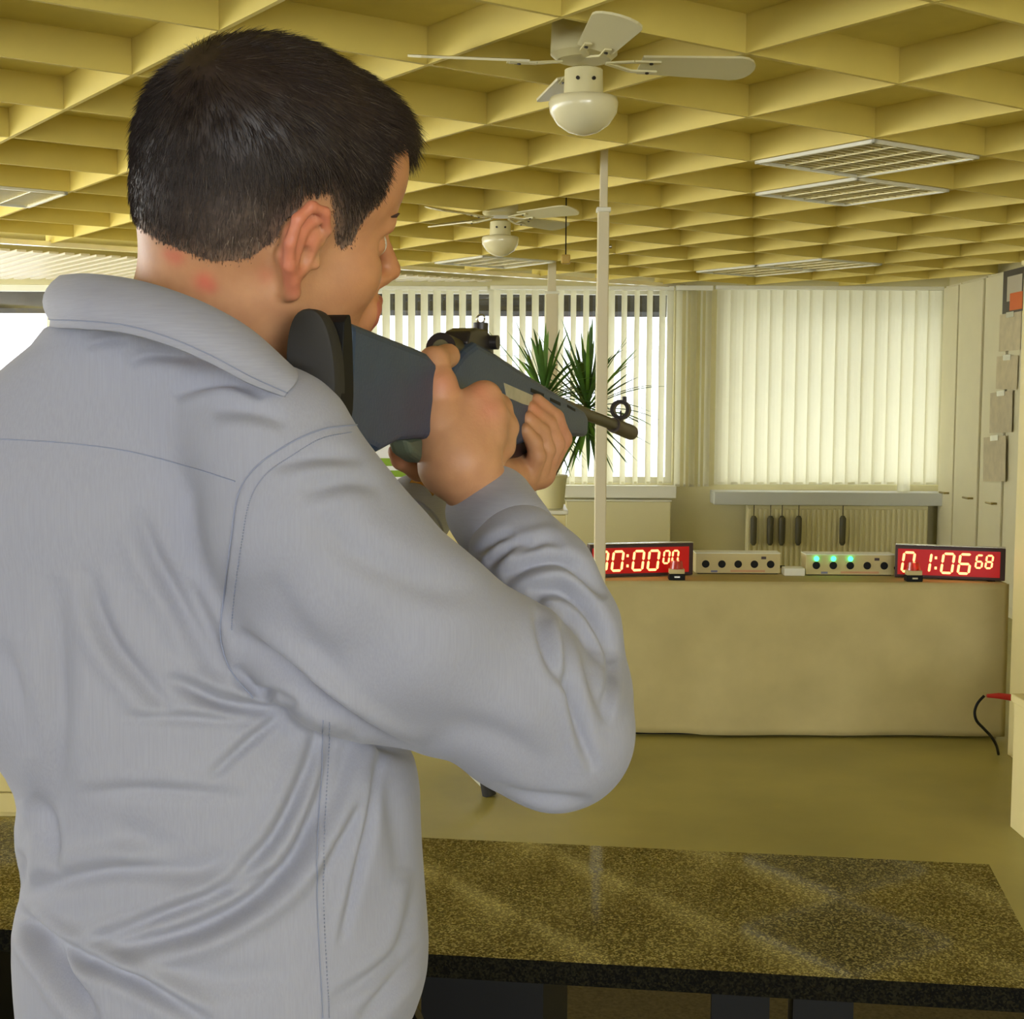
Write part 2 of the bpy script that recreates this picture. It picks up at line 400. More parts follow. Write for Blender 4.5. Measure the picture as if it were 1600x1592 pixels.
p0, p1 = at(930, 556, YW - .05), at(1055, 548, YW - .05)
tag(MB().box(at(600, 550, YW).x, p1.x, YW - .06, YW - .001, p0.z, p1.z).build('ledge', M['ext_grey'], ew))
p0, p1 = at(772, 492, YW - .05), at(936, 487, YW - .05)
MB().box(p0.x, p1.x, YW - .05, YW - .001, p0.z, p1.z + .25).build('red_band', M['ext_red'], ew)

# ---- vertical blinds: every slat hangs on its own
YS = YB - .07
def slat(e, px, ya, yb, wd, rot, Y):
    a = at(px, ya, Y); z0 = at(px, yb, Y).z; n = 5; vs = []
    for z in (z0, a.z):
        for i in range(n):
            t = (i / (n - 1) - .5) * wd; b = .006 * math.cos(math.pi * (i / (n - 1) - .5))
            vs.append((a.x + t * math.cos(rot) - b * math.sin(rot), Y + t * math.sin(rot) + b * math.cos(rot), z))
    vs2 = [(x - .0012 * math.sin(rot), y + .0012 * math.cos(rot), z) for x, y, z in vs]
    fs = [(i, i + 1, n + i + 1, n + i) for i in range(n - 1)] + [(2 * n + i, 3 * n + i, 3 * n + i + 1, 2 * n + i + 1) for i in range(n - 1)]
    fs += [(0, n, 3 * n, 2 * n), (n - 1, 3 * n - 1, 4 * n - 1, 2 * n - 1)]
    o = MB().add(vs + vs2, fs).build('slat', M['blind'], e)
    MB().box(a.x - .03 * math.cos(rot), a.x + .03 * math.cos(rot), Y - .004, Y + .004, z0 - .001, z0 + .018).build('slat_weight', M['blind'], o)
def blind_thing(pa, pb, label):
    p, q = at(pa, 446, YS), at(pb, 454, YS)
    e = empty('vertical_blind', ((p.x + q.x) / 2, YS, q.z), label, 'blind')
    MB().box(p.x, q.x, YS - .03, YS + .03, q.z, min(p.z, ZC - .002)).build('head_rail', M['white_metal'], e, bevel=.004)
    return e
e = blind_thing(474, 762, 'open vertical blind at the window left of the rifle sights')
for i, px in enumerate(np.arange(484, 756, 19.9)): slat(e, px, 453, 756, .089, R(52 + 3 * math.sin(i * 1.7)), YS)
e = blind_thing(766, 1053, 'open vertical blind hanging behind the potted yucca')
for i, px in enumerate(np.arange(777, 1050, 19.9)): slat(e, px, 453, 756, .089, R(54 + 4 * math.sin(i * 1.3)), YS)
e = blind_thing(1056, 1114, 'narrow bunch of blind slats on the pier beside the closed blind')
for i, px in enumerate((1062, 1074, 1085, 1097, 1108)): slat(e, px, 453, 760, .07, R(70 if i % 2 else 40), YS)
e = blind_thing(1118, 1474, 'wide closed vertical blind glowing over the ribbed radiator')
for i, px in enumerate(np.arange(1132, 1474, 20.6)):
    slat(e, px, 453, 776 if i == 14 else 757, .118, R(14 + 4 * math.sin(i * 2.3)), YS - .0005 * (i % 2))

# ---- radiators
def radiator(px0, px1, ya, label, ribs):
    Y = YB - .20; p, q = at(px0, ya, Y), at(px1, ya, Y)
    e = empty('radiator', ((p.x + q.x) / 2, Y + .05, .12), label, 'radiator'); z1 = min(p.z, q.z)
    MB().box(p.x, q.x, Y + .02, Y + .09, .12, z1).build('panel', M['radiator'], e, bevel=.008)
    MB().box(p.x - .005, q.x + .005, Y + .01, Y + .1, z1 - .001, z1 + .012).build('top_grille', M['white_metal'], e, bevel=.003)
    r = MB(); n = int((q.x - p.x) / ribs) if ribs else 0
    for i in range(n):
        x = p.x + (q.x - p.x) * (i + .5) / n; r.box(x - ribs * .28, x + ribs * .28, Y + .008, Y + .021, .15, z1 - .03)
    if n: tag(r.build('ribs', M['radiator'], e, bevel=.003), kind='stuff')
    for x in (p.x + .1, q.x - .1): MB().box(x - .02, x + .02, Y + .03, Y + .15, 0.0, .13).build('bracket', M['white_metal'], e)
    MB().cyl((q.x + .0, Y + .05, .2), (q.x + .06, Y + .05, .2), .02).build('valve', M['white_metal'], e, smooth='auto')
radiator(884, 1049, 783, 'smooth cream radiator under the window behind the pole and left clock', 0)
radiator(1168, 1452, 789, 'finely ribbed cream radiator under the closed blind', .042)
for i, px in enumerate((1178, 1204, 1222, 1248, 1317)):
    Y = YB - .23; a = at(px, 806, Y); b = at(px, 852, Y); t = at(px, 786, Y)
    e = empty('blind_weight', (a.x, Y, b.z), ('dark oblong weight hanging by a cord over the ribbed radiator, leftmost of five', 'dark hanging weight over the ribbed radiator, second of five from the left', 'dark hanging weight over the ribbed radiator, middle of the five', 'dark hanging weight over the ribbed radiator, fourth of five from the left', 'dark hanging weight apart from the other four over the ribbed radiator')[i], 'weight', 'dark weights hanging over the ribbed radiator')
    MB().lathe([(.012, 0), (.024, .02), (.026, .12), (.026, a.z - b.z - .02), (.014, a.z - b.z)], (a.x, Y, b.z), 14).build('weight_body', mat('dark olive weight', (0.10, 0.09, 0.05), .6), e, smooth=True)
    MB().cyl((a.x, Y, a.z - .005), (a.x, Y, t.z + .03), .003, n=6).build('cord', M['canopy'], e)

# ---- poles
def pole(px, py_top, D, wd, label, capz):
    p = at(px, 600, D); e = empty('steel_pole', (p.x, D, 0), label, 'pole')
    MB().box(p.x - wd / 2, p.x + wd / 2, D - wd / 2, D + wd / 2, 0, capz).build('shaft', M['post'], e, bevel=.004)
    MB().box(p.x - wd * .34, p.x + wd * .34, D - wd * .34, D + wd * .34, capz, ZC + .1).build('inner_tube', M['post'], e, bevel=.003)
    MB().box(p.x - wd * .62, p.x + wd * .62, D - wd * .62, D + wd * .62, capz - .012, capz + .006).build('collar', M['white_metal'], e, bevel=.003)
    MB().box(p.x - wd, p.x + wd, D - wd, D + wd, 0, .008).build('base_plate', M['post'], e, bevel=.002)
    MB().cyl((p.x + wd * .5, D, at(px, 385, D).z), (p.x + wd * .75, D, at(px, 385, D).z), .008).build('bolt', M['steel'], e)
pole(940, 275, 5.76, .046, 'slim cream steel pole in front of the left clock', at(940, 327, 5.76).z)
pole(861, 425, 10.2, .088, 'cream post standing behind the potted yucca', at(861, 457, 10.2).z)

# ---- ceiling fans
def fan(px, D, ang, Rb, label, zb):
    p = at(px, 120, D); cx, cy = p.x, D
    e = empty('ceiling_fan', (cx, cy, zb), label, 'ceiling fan')
    V = lambda x, y, z: (cx + x, cy + y, zb + z)
    MB().lathe([(.055, .135), (.085, .128), (.088, .05), (.07, .035)], (cx, cy, zb), 32).build('motor', M['fan'], e, smooth='auto')
    MB().cyl(V(0, 0, .13), (cx, cy, ZC + .1), .06, .07, 28).build('canopy', M['fan'], e, smooth='auto')
    MB().lathe([(.035, .036), (.05, .03), (.052, -.035), (.045, -.04)], (cx, cy, zb - .02), 28).build('switch_housing', M['fan'], e, smooth='auto')
    for a in (-1.1, -1.9): MB().cyl(V(.051 * math.cos(a), .051 * math.sin(a), -.02), V(.056 * math.cos(a), .056 * math.sin(a), -.02), .005, n=10).build('screw', M['dark_metal'], e)
    MB().lathe([(.05, 0), (.088, -.008), (.092, -.02), (.088, -.045), (.068, -.075), (.04, -.094), (.012, -.102), (.002, -.103)], (cx, cy, zb - .055), 36).build('glass_bowl', M['opal'], e, smooth=True)
    for k in range(4):
        th = ang + k * math.pi / 2
        mt = Matrix.Translation((cx, cy, zb + .03)) @ Matrix.Rotation(th, 4, 'Z') @ Matrix.Rotation(R(-14), 4, 'X')
        pts = []; L0, L1, w0, w1_ = .15, Rb, .046, .062
        for i in range(9):
            t = i / 8; pts.append((L0 + (L1 - L0 - .05) * t, -(w0 + (w1_ - w0) * t)))
        for i in range(1, 8): a = -math.pi / 2 + math.pi * i / 8; pts.append((L1 - .05 + .05 * math.cos(a), w1_ * math.sin(a)))
        for i in range(9):
            t = 1 - i / 8; pts.append((L0 + (L1 - L0 - .05) * t, (w0 + (w1_ - w0) * t)))
        m = MB(); o_ = mt @ Vector((0, 0, .003)); r3 = mt.to_3x3()
        m.prism(pts, (o_, r3 @ Vector((1, 0, 0)), r3 @ Vector((0, 1, 0)), r3 @ Vector((0, 0, 1))), .006)
        bl = m.build('blade', M['fan_white'], e)
        a = MB()
        for sgn in (-1, 1): a.beam(mt @ Vector((.06, 0, 0)), mt @ Vector((.13, sgn * .026, -.006)), .016, .005); a.beam(mt @ Vector((.13, sgn * .026, -.006)), mt @ Vector((.20, sgn * .026, -.006)), .018, .005)
        a.build('blade_arm', M['fan'], e)
        for sgn in (-1, 1): MB().cyl(mt @ Vector((.175, sgn * .026, -.012)), mt @ Vector((.175, sgn * .026, -.007)), .005, n=8).build('screw', M['dark_metal'], e)
fan(912, 3.8, R(8), .462, 'large nearby cream ceiling fan with four blades and a glass bowl', ZC - .055)
fan(783, 7.05, R(47), .485, 'small distant ceiling fan above the open blind', ZC - .055)
# pull switch hanging from the ceiling
p = at(884, 400, 6.97)
e = empty('pull_switch', (p.x, 6.97, at(884, 412, 6.97).z), 'small yellow pull switch hanging on a thin cord left of the pole', 'switch')
MB().box(p.x - .022, p.x + .022, 6.95, 6.99, at(884, 412, 6.97).z, at(884, 398, 6.97).z).build('switch_box', mat('ochre plastic', (.5, .33, .06), .5), e, bevel=.006)
MB().cyl((p.x, 6.97, at(884, 399, 6.97).z), (p.x, 6.97, ZC + .09), .0035, n=6).build('cord', M['canopy'], e)

# ---- tall cupboards along the right wall, pinned papers
xw = RX1
for k, (ya, yb, hy, hp) in enumerate(((11.0, 11.38, 765, 1483), (10.42, 10.98, 778, 1509), (9.9, 10.38, 795, 1537), (9.2, 9.86, 800, 1560))):
    e = empty('tall_cupboard', (xw - .06, (ya + yb) / 2, 0), ('cream tall cupboard touching the closed blind in the corner', 'cream tall cupboard, second from the window corner', 'cream tall cupboard, third from the window corner', 'cream tall cupboard carrying the pinned papers')[k], 'cupboard')
    MB().box(xw - .06, xw - .004, ya, yb, 0, ZC - .004).build('body', M['cupboard'], e)
    MB().box(xw - .08, xw - .061, ya + .008, yb - .008, .08, ZC - .02).build('door', M['cupboard'], e, bevel=.004)
    hz = .77
    if k < 3:
        yh = ya + .08
        m = MB().cyl((xw - .081, yh, hz), (xw - .12, yh, hz), .007, n=10).cyl((xw - .118, yh - .01, hz), (xw - .118, yh + .12, hz), .008, n=10)
        m.build('handle', mat('brass handle', (.32, .25, .08), .35, metal=.8), e, smooth='auto')
def sheet(y0, y1, pa, pb, tilt, m, name, label, cat, extra=None, x=xw - .0835, thick=.0015):
    y0 += .19; y1 += .19
    ym = (y0 + y1) / 2; pxm = pix([(xw - .08, ym, 1.5)])[0][0]
    z1 = at(pxm, pa, ym).z; z0 = at(pxm, pb, ym).z; zc = (z0 + z1) / 2
    mt = Matrix.Translation((x, ym, zc)) @ Matrix.Rotation(tilt, 4, 'X')
    o = MB().box(0, thick, -(y1 - y0) / 2, (y1 - y0) / 2, -(z1 - z0) / 2, (z1 - z0) / 2, mt).build(name, m)
    tag(o, label, cat, 'papers pinned up in a column on the cupboard')
    return o, mt, (y1 - y0) / 2, (z1 - z0) / 2
o, mt, hw, hh = sheet(9.36, 9.80, 420, 488, 0, mat('poster dark', (.07, .06, .05), .5), 'poster', 'dark poster with an orange and white picture, topmost on the cupboard', 'poster')
MB().box(-.002, 0, -hw * .7, hw * .6, -hh * .45, hh * .7, mt).build('picture_panel', mat('poster pale print', (.55, .5, .38), .5), o)
MB().box(-.0035, -.002, -hw * .8, hw * .3, -hh * .9, -hh * .1, mt).build('orange_print', mat('poster orange print', (.75, .16, .03), .5), o)
PM = mat('note paper', (.66, .58, .38), .8, noise=.12, scale=14); PM2 = mat('grey note paper', (.60, .53, .36), .8, noise=.12, scale=14)
shs = [(9.42, 9.84, 489, 548, 0, PM, 'cream note sheet just below the poster'), (9.44, 9.86, 556, 608, .01, PM, 'cream note sheet, second below the poster'),
       (9.50, 9.95, 612, 676, -.04, PM2, 'curled grey cream sheet in the middle of the pinned column'), (9.58, 10.04, 682, 752, -.06, PM2, 'lowest curled paper of the pinned column')]
for k, (a, b, c, d, t, m, lab) in enumerate(shs):
    o, mt, hw, hh = sheet(a, b, c, d, t, m, 'note_sheet', lab, 'paper', x=xw - .085 - .006 * k)
    MB().box(-.004, 0, -hw * .35, hw * .35, hh - .03, hh + .008, mt).build('clip', M['steel'], o)
tag(MB().box(xw - .084, xw - .0805, 9.47, 9.52, at(1583, 755, 9.32).z, at(1583, 422, 9.32).z).build('paper_shadow_strip', mat('dark red painted shadow', (.12, .04, .03), .7), None), 'narrow painted shadow line along the right edge of the pinned papers', 'strip')  # dark strip added in place of the shadow line behind the papers

# near yellow cabinet and low drawer unit at the right edge
x0 = at(1580, 1000, 5.92).x
ztop = at(1584, 414, 5.92).z
e = empty('tall_cabinet', (x0 + .3, 5.5, 0), 'tall yellow cream cabinet side at the right edge, beside the clock table', 'cabinet')
MB().box(x0, x0 + .6, 5.3, 5.92, 0, ztop).build('carcass', M['yellow_cab'], e, bevel=.004)
MB().box(x0 - .004, x0 + .62, 5.27, 5.94, ztop, ztop + .02).build('top_panel', M['yellow_cab'], e, bevel=.003)
MB().box(x0 + .01, x0 + .59, 5.275, 5.299, .06, ztop - .02).build('door', M['yellow_cab'], e, bevel=.003)
xl = at(1583, 1100, 4.9).x; zt_ = at(1583, 1084, 4.9).z
e = empty('drawer_unit', (xl + .25, 4.7, 0), 'low cream drawer unit at the lower right picture edge', 'drawer unit')
MB().box(xl + .004, xl + .5, 4.42, 4.9, 0, zt_ - .03).build('carcass', M['yellow_cab'], e, bevel=.003)
MB().box(xl - .006, xl + .51, 4.39, 4.91, zt_ - .028, zt_).build('top_panel', M['yellow_cab'], e, bevel=.004)
for k in range(3):
    z0 = .03 + k * (zt_ - .08) / 3; z1 = z0 + (zt_ - .08) / 3 - .008
    d = MB().box(xl + .012, xl + .49, 4.40, 4.419, z0, z1).build('drawer', M['yellow_cab'], e, bevel=.003)
    MB().box(xl + .02, xl + .12, 4.38, 4.399, (z0 + z1) / 2 - .015, (z0 + z1) / 2 + .015).build('handle', M['black'], d, bevel=.004)

# ---- credenza with the yucca, striped carton
YC = 9.0
zc_ = at(860, 797, YC).z
xa, xb = at(560, 800, YC).x, at(884, 800, YC).x
e = empty('credenza', ((xa + xb) / 2, YC + .25, 0), 'low cream credenza under the potted yucca', 'credenza')
MB().box(xa, xb, YC, YC + .5, .05, zc_ - .03).build('carcass', M['yellow_cab'], e, bevel=.004)
MB().box(xa - .02, xb + .015, YC - .02, YC + .52, zc_ - .028, zc_).build('top_panel', M['white_metal'], e, bevel=.006)
MB().box(xa + .05, xb - .05, YC + .03, YC + .47, 0, .05).build('plinth', M['black'], e)
nd = 3; wdd = (xb - xa - .04) / nd
for k in range(nd):
    a = xa + .02 + k * wdd
    d = MB().box(a + .005, a + wdd - .035, YC - .016, YC - .001, .08, zc_ - .06).build('door', M['yellow_cab'], e, bevel=.003)
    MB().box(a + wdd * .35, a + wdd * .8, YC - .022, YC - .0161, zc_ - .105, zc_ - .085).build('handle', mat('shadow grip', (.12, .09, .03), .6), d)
px_, zt2 = at(624, 745, YC + .2), None
xb0, xb1 = at(588, 745, YC + .1).x, at(676, 745, YC + .1).x
zb0 = zc_; zb1 = at(620, 690, YC + .1).z
e = empty('striped_carton', ((xb0 + xb1) / 2, YC + .22, zb0), 'white carton with two green stripes on the credenza, seen under the rifle stock', 'box')
WC = mat('white carton', (.86, .88, .95), .6, emit=None)
MB().box(xb0, xb1, YC + .1, YC + .34, zb0 + .001, zb1).build('carton_body', WC, e, bevel=.003)
for a, b in ((728, 716), (745, 735)):
    MB().box(xb0 + .002, xb1 - .002, YC + .096, YC + .0999, at(620, a, YC + .1).z, at(620, b, YC + .1).z).build('green_stripe', M['ext_green'], e)

pp = at(861, 770, YC + .18)
e = empty('potted_yucca', (pp.x, YC + .18, zc_), 'leafy green yucca in a cream pot on the credenza', 'potted plant')
zp = at(861, 742, YC + .18).z - zc_
MB().lathe([(.001, 0), (.078, 0), (.082, .01), (.102, zp - .02), (.108, zp - .018), (.108, zp), (.098, zp), (.095, zp - .02), (.001, zp - .025)], (pp.x, YC + .18, zc_ + .001), 32, caps=False).build('pot', M['pot'], e, smooth='auto')
MB().lathe([(.094, zp - .022), (.05, zp - .012), (.002, zp - .01)], (pp.x, YC + .18, zc_), 20, caps=False).build('soil', M['trunk'], e, smooth=True)
base = Vector((pp.x, YC + .18, zc_ + zp - .02))
crowns = [at(850, 618, YC + .12), at(918, 628, YC + .25)]
for c in crowns:
    mid = (base + c) / 2 + Vector((.02 * (1 if c.x > base.x else -1), 0, 0))
    MB().tube([base, mid, c], [.022, .018, .015], 10).build('stem', M['trunk'], e, smooth=True)
def blade_leaf(c, d, L, wd, droop, m):
    d = d.normalized(); s = d.cross(Vector((0, 0, 1)))
    s = s.normalized() if s.length > .05 else Vector((1, 0, 0)); vs = []; n = 7
    for i in range(n):
        t = i / (n - 1); p = c + d * L * t + Vector((0, 0, -droop * L * t * t))
        wd_t = wd * (0.55 + 1.6 * t) * (1 - t) ** .75 if t < 1 else 0.0005
        wd_t = max(wd_t, .0006); k = Vector((0, 0, wd_t * .35))
        vs += [p - s * wd_t + k, p - Vector((0, 0, .0012)), p + s * wd_t + k]
    fs = []
    for i in range(n - 1):
        a = i * 3; fs += [(a, a + 1, a + 4, a + 3), (a + 1, a + 2, a + 5, a + 4)]
    MB().add(vs, fs).build('leaf', m, e, smooth=True)
rnd = random.Random(4)
for ci, c in enumerate(crowns):
    for k in range(92):
        az = k * 2.399 + ci; el = R(84 - 158 * (k / 92) ** 1.1 + rnd.uniform(-7, 7))
        d = Vector((math.cos(az) * math.cos(el), math.sin(az) * math.cos(el), math.sin(el)))
        L = rnd.uniform(.44, .66) * (1 if el > 0 else .66)
        blade_leaf(c + d * .012 - Vector((0, 0, .13 * k / 92)), d, L, rnd.uniform(.014, .019), rnd.uniform(.05, .42 if el > 0 else .12), M['leaf_light'] if rnd.random() < .22 else M['leaf'])

# ---- clock table draped in paper
YT = 6.22
zT = at(1250, 909, YT).z; tx0, tx1 = at(908, 950, YT).x, at(1573, 950, YT).x
e = empty('draped_table', ((tx0 + tx1) / 2, YT + .3, 0), 'long table wrapped in tan paper carrying the clocks and target boxes', 'table')
MB().box(tx0, tx1, YT, YT + .6, zT - .03, zT).build('table_top', M['paper'], e, bevel=.006)
m = MB(); nx, nz = 90, 24; zb_ = [at(985, 1142, YT).z, at(1300, 1154, YT).z, at(1570, 1162, YT).z]
vs = []
for j in range(nz + 1):
    for i in range(nx + 1):
        u, v = i / nx, j / nz; x = tx0 + (tx1 - tx0) * u
        zb1_ = max(0.012, np.interp(u, [0, .15, .55, .6, 1], [zb_[0] + .01, zb_[0], zb_[1], zb_[1] + .012, zb_[2]]) + .004 * math.sin(u * 31))
        z = (zT - .002) * (1 - v) + zb1_ * v
        wv = .010 * v * math.sin(u * 9 + 1.2) + .006 * v * math.sin(u * 23 + v * 3) + .004 * math.sin(v * 14 + u * 5) * v + .015 * max(0, v - .85) * math.sin(u * 17)
        vs.append((x, YT - .006 - abs(.004 * v) + wv * .8 - .012, z))
fs = [(j * (nx + 1) + i, j * (nx + 1) + i + 1, (j + 1) * (nx + 1) + i + 1, (j + 1) * (nx + 1) + i) for j in range(nz) for i in range(nx)]
m.add(vs, fs); o = m.build('paper_skirt', M['paper'], e, smooth=True); md = o.modifiers.new('t', 'SOLIDIFY'); md.thickness = .0015
for x, y in ((tx0 + .06, YT + .06), (tx1 - .06, YT + .06), (tx0 + .06, YT + .54), (tx1 - .06, YT + .54)):
    MB().box(x - .02, x + .02, y - .02, y + .02, 0, zT - .03).build('leg', M['black'], e)
MB().box(tx0 + .02, tx1 - .02, YT + .03, YT + .05, 0.0, .16).build('gap_shade_board', M['black'], e)  # added black board gives the gap under the paper skirt its shade

# seven segment digits
SEG = {'0': 'abcdef', '1': 'bc', '6': 'acdefg', '8': 'abcdefg'}
def digit(fr, ch, u, v, wd, h, t, parent, m, skip=''):
    o_, a, b, nn = fr; mb = MB()
    g = t * .18
    def seg(p, q):
        p, q = Vector(p), Vector(q); d = (q - p).normalized(); s_ = Vector((-d.y, d.x)) * t / 2
        pts = [p + d * g, p + d * (g + t / 2) + s_, q - d * (g + t / 2) + s_, q - d * g, q - d * (g + t / 2) - s_, p + d * (g + t / 2) - s_]
        mb.prism([(x.x, x.y) for x in pts], (o_, a, b, nn), .002)
    k = .12 * h
    P_ = {'tl': (u + k, v + h), 'tr': (u + wd + k, v + h), 'ml': (u + k / 2, v + h / 2), 'mr': (u + wd + k / 2, v + h / 2), 'bl': (u, v), 'br': (u + wd, v)}
    E_ = {'a': ('tl', 'tr'), 'b': ('tr', 'mr'), 'c': ('mr', 'br'), 'd': ('bl', 'br'), 'e': ('ml', 'bl'), 'f': ('tl', 'ml'), 'g': ('ml', 'mr')}
    for s_ in SEG[ch]:
        if s_ in skip: continue
        seg(P_[E_[s_][0]], P_[E_[s_][1]])
    mb.build('digit', m, parent)
def led_clock(pa, pb, ya, yb, Da, Db, big, small, label):
    """pa/pb: px of left and right ends of the front face, depth Da/Db"""
    A_, B_ = at(pa, ya, Da), at(pb, yb, Db)
    A_.z = B_.z = zT
    a = (B_ - A_); W = a.length; a.normalize(); b = Vector((0, 0, 1)); nn = a.cross(b).normalized()
    if nn.y > 0: nn = -nn
    H = .150; dep = .045
    e = empty('digital_clock', ((A_ + B_) / 2 - nn * dep / 2), label, 'clock', 'red digital clocks on the paper-covered table')
    fr = (A_, a, b, nn)
    MB().prism([(0, .004), (W, .004), (W, H), (0, H)], fr, dep).build('case', M['clock_case'], e, bevel=.004)
    MB().prism([(.0, H + .0002), (W, H + .0002), (W, H + .003), (0, H + .003)], fr, dep).build('top_strip', M['steel'], e)
    f2 = (A_ + nn * .003, a, b, nn)
    MB().prism([(.012, .018), (W - .022, .018), (W - .022, H - .016), (.012, H - .016)], f2, .0028).build('display_window', M['led_face'], e)
    f3 = (A_ + nn * .0055, a, b, nn)
    dw = .046; dh = .086; t = .0105; u = .030
    xs_ = []
    for i, ch in enumerate(big):
        digit(f3, ch, u, .032, dw - (.0), dh, t, e, M['led_red']); 
        u += dw + .026
        if i == 1:
            for v in (.052, .098): MB().prism([(u - .004 + .002, v - .006), (u + .008, v - .006), (u + .008, v + .006), (u - .002, v + .006)], f3, .002).build('colon_dot', M['led_red'], e)
            u += .026
    u += .002
    for ch in small:
        digit(f3, ch, u, .060, .026, .056, .008, e, M['led_red']); u += .026 + .016
    for s_ in (.06, W - .06): MB().box(-.015, .015, -.02, .02, 0, .005, Matrix.Translation(A_ + a * s_ - nn * dep / 2)).build('foot', M['black'], e)
    return e, fr, W
c1 = led_clock(921, 1083, 905, 892, 6.30, 6.42, '0000', '00', 'red digital clock reading 00:00 behind the pole')
c2 = led_clock(1398, 1570, 890, 912, 6.38, 6.25, '0106', '68', 'red digital clock reading 01:06 68 near the yellow cabinet')
def target_box(pa, pb, D, lit, label):
    a = at(pa, 890, D); b = at(pb, 890, D); H = .095
    e = empty('target_box', ((a.x + b.x) / 2, D + .05, zT), label, 'target box', 'five-hole target boxes between the clocks')
    body = MB().box(a.x, b.x, D, D + .1, zT + .004, zT + H).build('housing', M['target_box'], e, bevel=.002)
    MB().box(a.x - .002, b.x + .002, D - .004, D + .104, zT + H, zT + H + .004).build('lid', M['white_metal'], e)
    MB().box(a.x + .01, b.x - .01, D + .01, D + .09, zT, zT + .004).build('base', M['black'], e)
    for i in range(5):
        x = a.x + (b.x - a.x) * (.115 + .192 * i); z = zT + .047
        MB().cyl((x, D - .0005, z), (x, D - .006, z), .0215, n=20).build('hole_rim', M['target_box'], e, smooth='auto')
        MB().cyl((x, D - .006, z), (x, D - .0075, z), .0175, n=20).build('target_hole', M['black'], e)
        if i < lit:
            MB().ball((x, D - .008, z + .031), .012, 12, 8).build('green_lamp', M['green_led'], e, smooth=True)
    k = a.x + (b.x - a.x) * .8
    MB().box(k - .01, k + .012, D - .002, D - .0001, zT + .07, zT + .082).build('badge', M['clock_case'], e)
    MB().box(a.x + .07, a.x + .10, D - .002, D - .0001, zT + .008, zT + .018).build('badge', mat('blue grey badge', (.2, .2, .3), .5), e)
    MB().box(a.x + .16, b.x - .07, D - .002, D - .0001, zT + .01, zT + .020).build('warning_strip', mat('pale orange strip', (.62, .34, .16), .5), e)
    MB().cyl((b.x, D + .05, zT + .03), (b.x + .03, D + .05, zT + .03), .006).build('plug', M['black'], e)
target_box(1087, 1219, 6.48, 0, 'beige target box with five dark holes beside the left clock')
target_box(1259, 1397, 6.45, 3, 'beige target box with three green lamps lit')
a = at(1224, 890, 6.45); b = at(1256, 890, 6.45)
tag(MB().box(a.x, b.x, 6.42, 6.50, zT + .001, zT + .036).build('paper_block', M['white_metal'], None, bevel=.003), 'small white block between the two target boxes', 'block')
for px, D, lab in ((1057, 6.27, 'small black based sensor with red lens before the left clock'), (1427, 6.27, 'small black based sensor with red lens before the right clock')):
    p = at(px, 890, D); e = empty('light_sensor', (p.x, D, zT), lab, 'sensor', 'small red lens sensors in front of the clocks')
    MB().box(p.x - .036, p.x + .036, D - .03, D + .02, zT + .001, zT + .028).build('base', M['black'], e, bevel=.003)
    MB().box(p.x - .034, p.x + .034, D - .025, D + .015, zT + .0282, zT + .05).build('sensor_body', M['target_box'], e, bevel=.003)
    MB().cyl((p.x, D - .005, zT + .05), (p.x, D - .005, zT + .085), .03, .024, 20).build('red_lens', mat('red lens', (.8, .03, .01), .2, trans=.5, coat=.5), e, smooth='auto')
    MB().box(p.x - .012, p.x + .012, D - .032, D - .0301, zT + .012, zT + .019).build('badge', M['steel'], e)

# cord with red plug at the right edge
pts = [at(1538, 1087, 5.6), at(1528, 1098, 5.6), at(1523, 1112, 5.6), at(1526, 1126, 5.6), at(1537, 1138, 5.62), at(1549, 1151, 5.65), at(1557, 1165, 5.7), at(1560, 1180, 5.7)]
pts[-1] = at_z(1560, 1178, .006); pts[-1].x = min(pts[-1].x, x0 - .01)
e = empty('power_cord', pts[-1], 'dark cord with a red plug looping down beside the yellow cabinet', 'cord')
cc = []
for i in range(len(pts) - 1):
    p0, p1, p2, p3 = pts[max(i - 1, 0)], pts[i], pts[i + 1], pts[min(i + 2, len(pts) - 1)]
    for u in (0, .25, .5, .75): cc.append(.5 * ((2 * p1) + (-p0 + p2) * u + (2 * p0 - 5 * p1 + 4 * p2 - p3) * u * u + (-p0 + 3 * p1 - 3 * p2 + p3) * u ** 3))
MB().tube(cc + [pts[-1]], .006, 8).build('cable', M['black'], e, smooth=True)
MB().tube([at(1542, 1087, 5.6), at(1560, 1087, 5.6), at(1582, 1090, 5.6)], [.007, .012, .014], 12).build('red_plug', M['red_plastic'], e, smooth='auto')

# left sideboard behind the man, at the left picture edge
Dq = at_z(10, 1276, 0).y; xq = at(34, 1250, Dq).x; zq = at(10, 1100, Dq).z
e = empty('sideboard', (xq - .3, Dq + .25, 0), 'pale yellow sideboard seen left of the man\'s waist', 'sideboard')
MB().box(xq - 1.6, xq + .12, Dq, Dq + .45, .0, zq).build('carcass', M['yellow_cab'], e, bevel=.004)
MB().box(xq - 1.62, xq + .14, Dq - .02, Dq + .47, zq, zq + .025).build('top_panel', M['white_metal'], e, bevel=.004)
zs = at(10, 1236, Dq).z
for k in range(3):
    a = xq - 1.59 + k * .57
    MB().box(a, a + .56, Dq - .016, Dq - .001, .02, zs - .003).build('drawer', M['yellow_cab'], e, bevel=.002)
    MB().box(a, a + .56, Dq - .016, Dq - .001, zs + .003, zq - .01).build('drawer', M['yellow_cab'], e, bevel=.002)

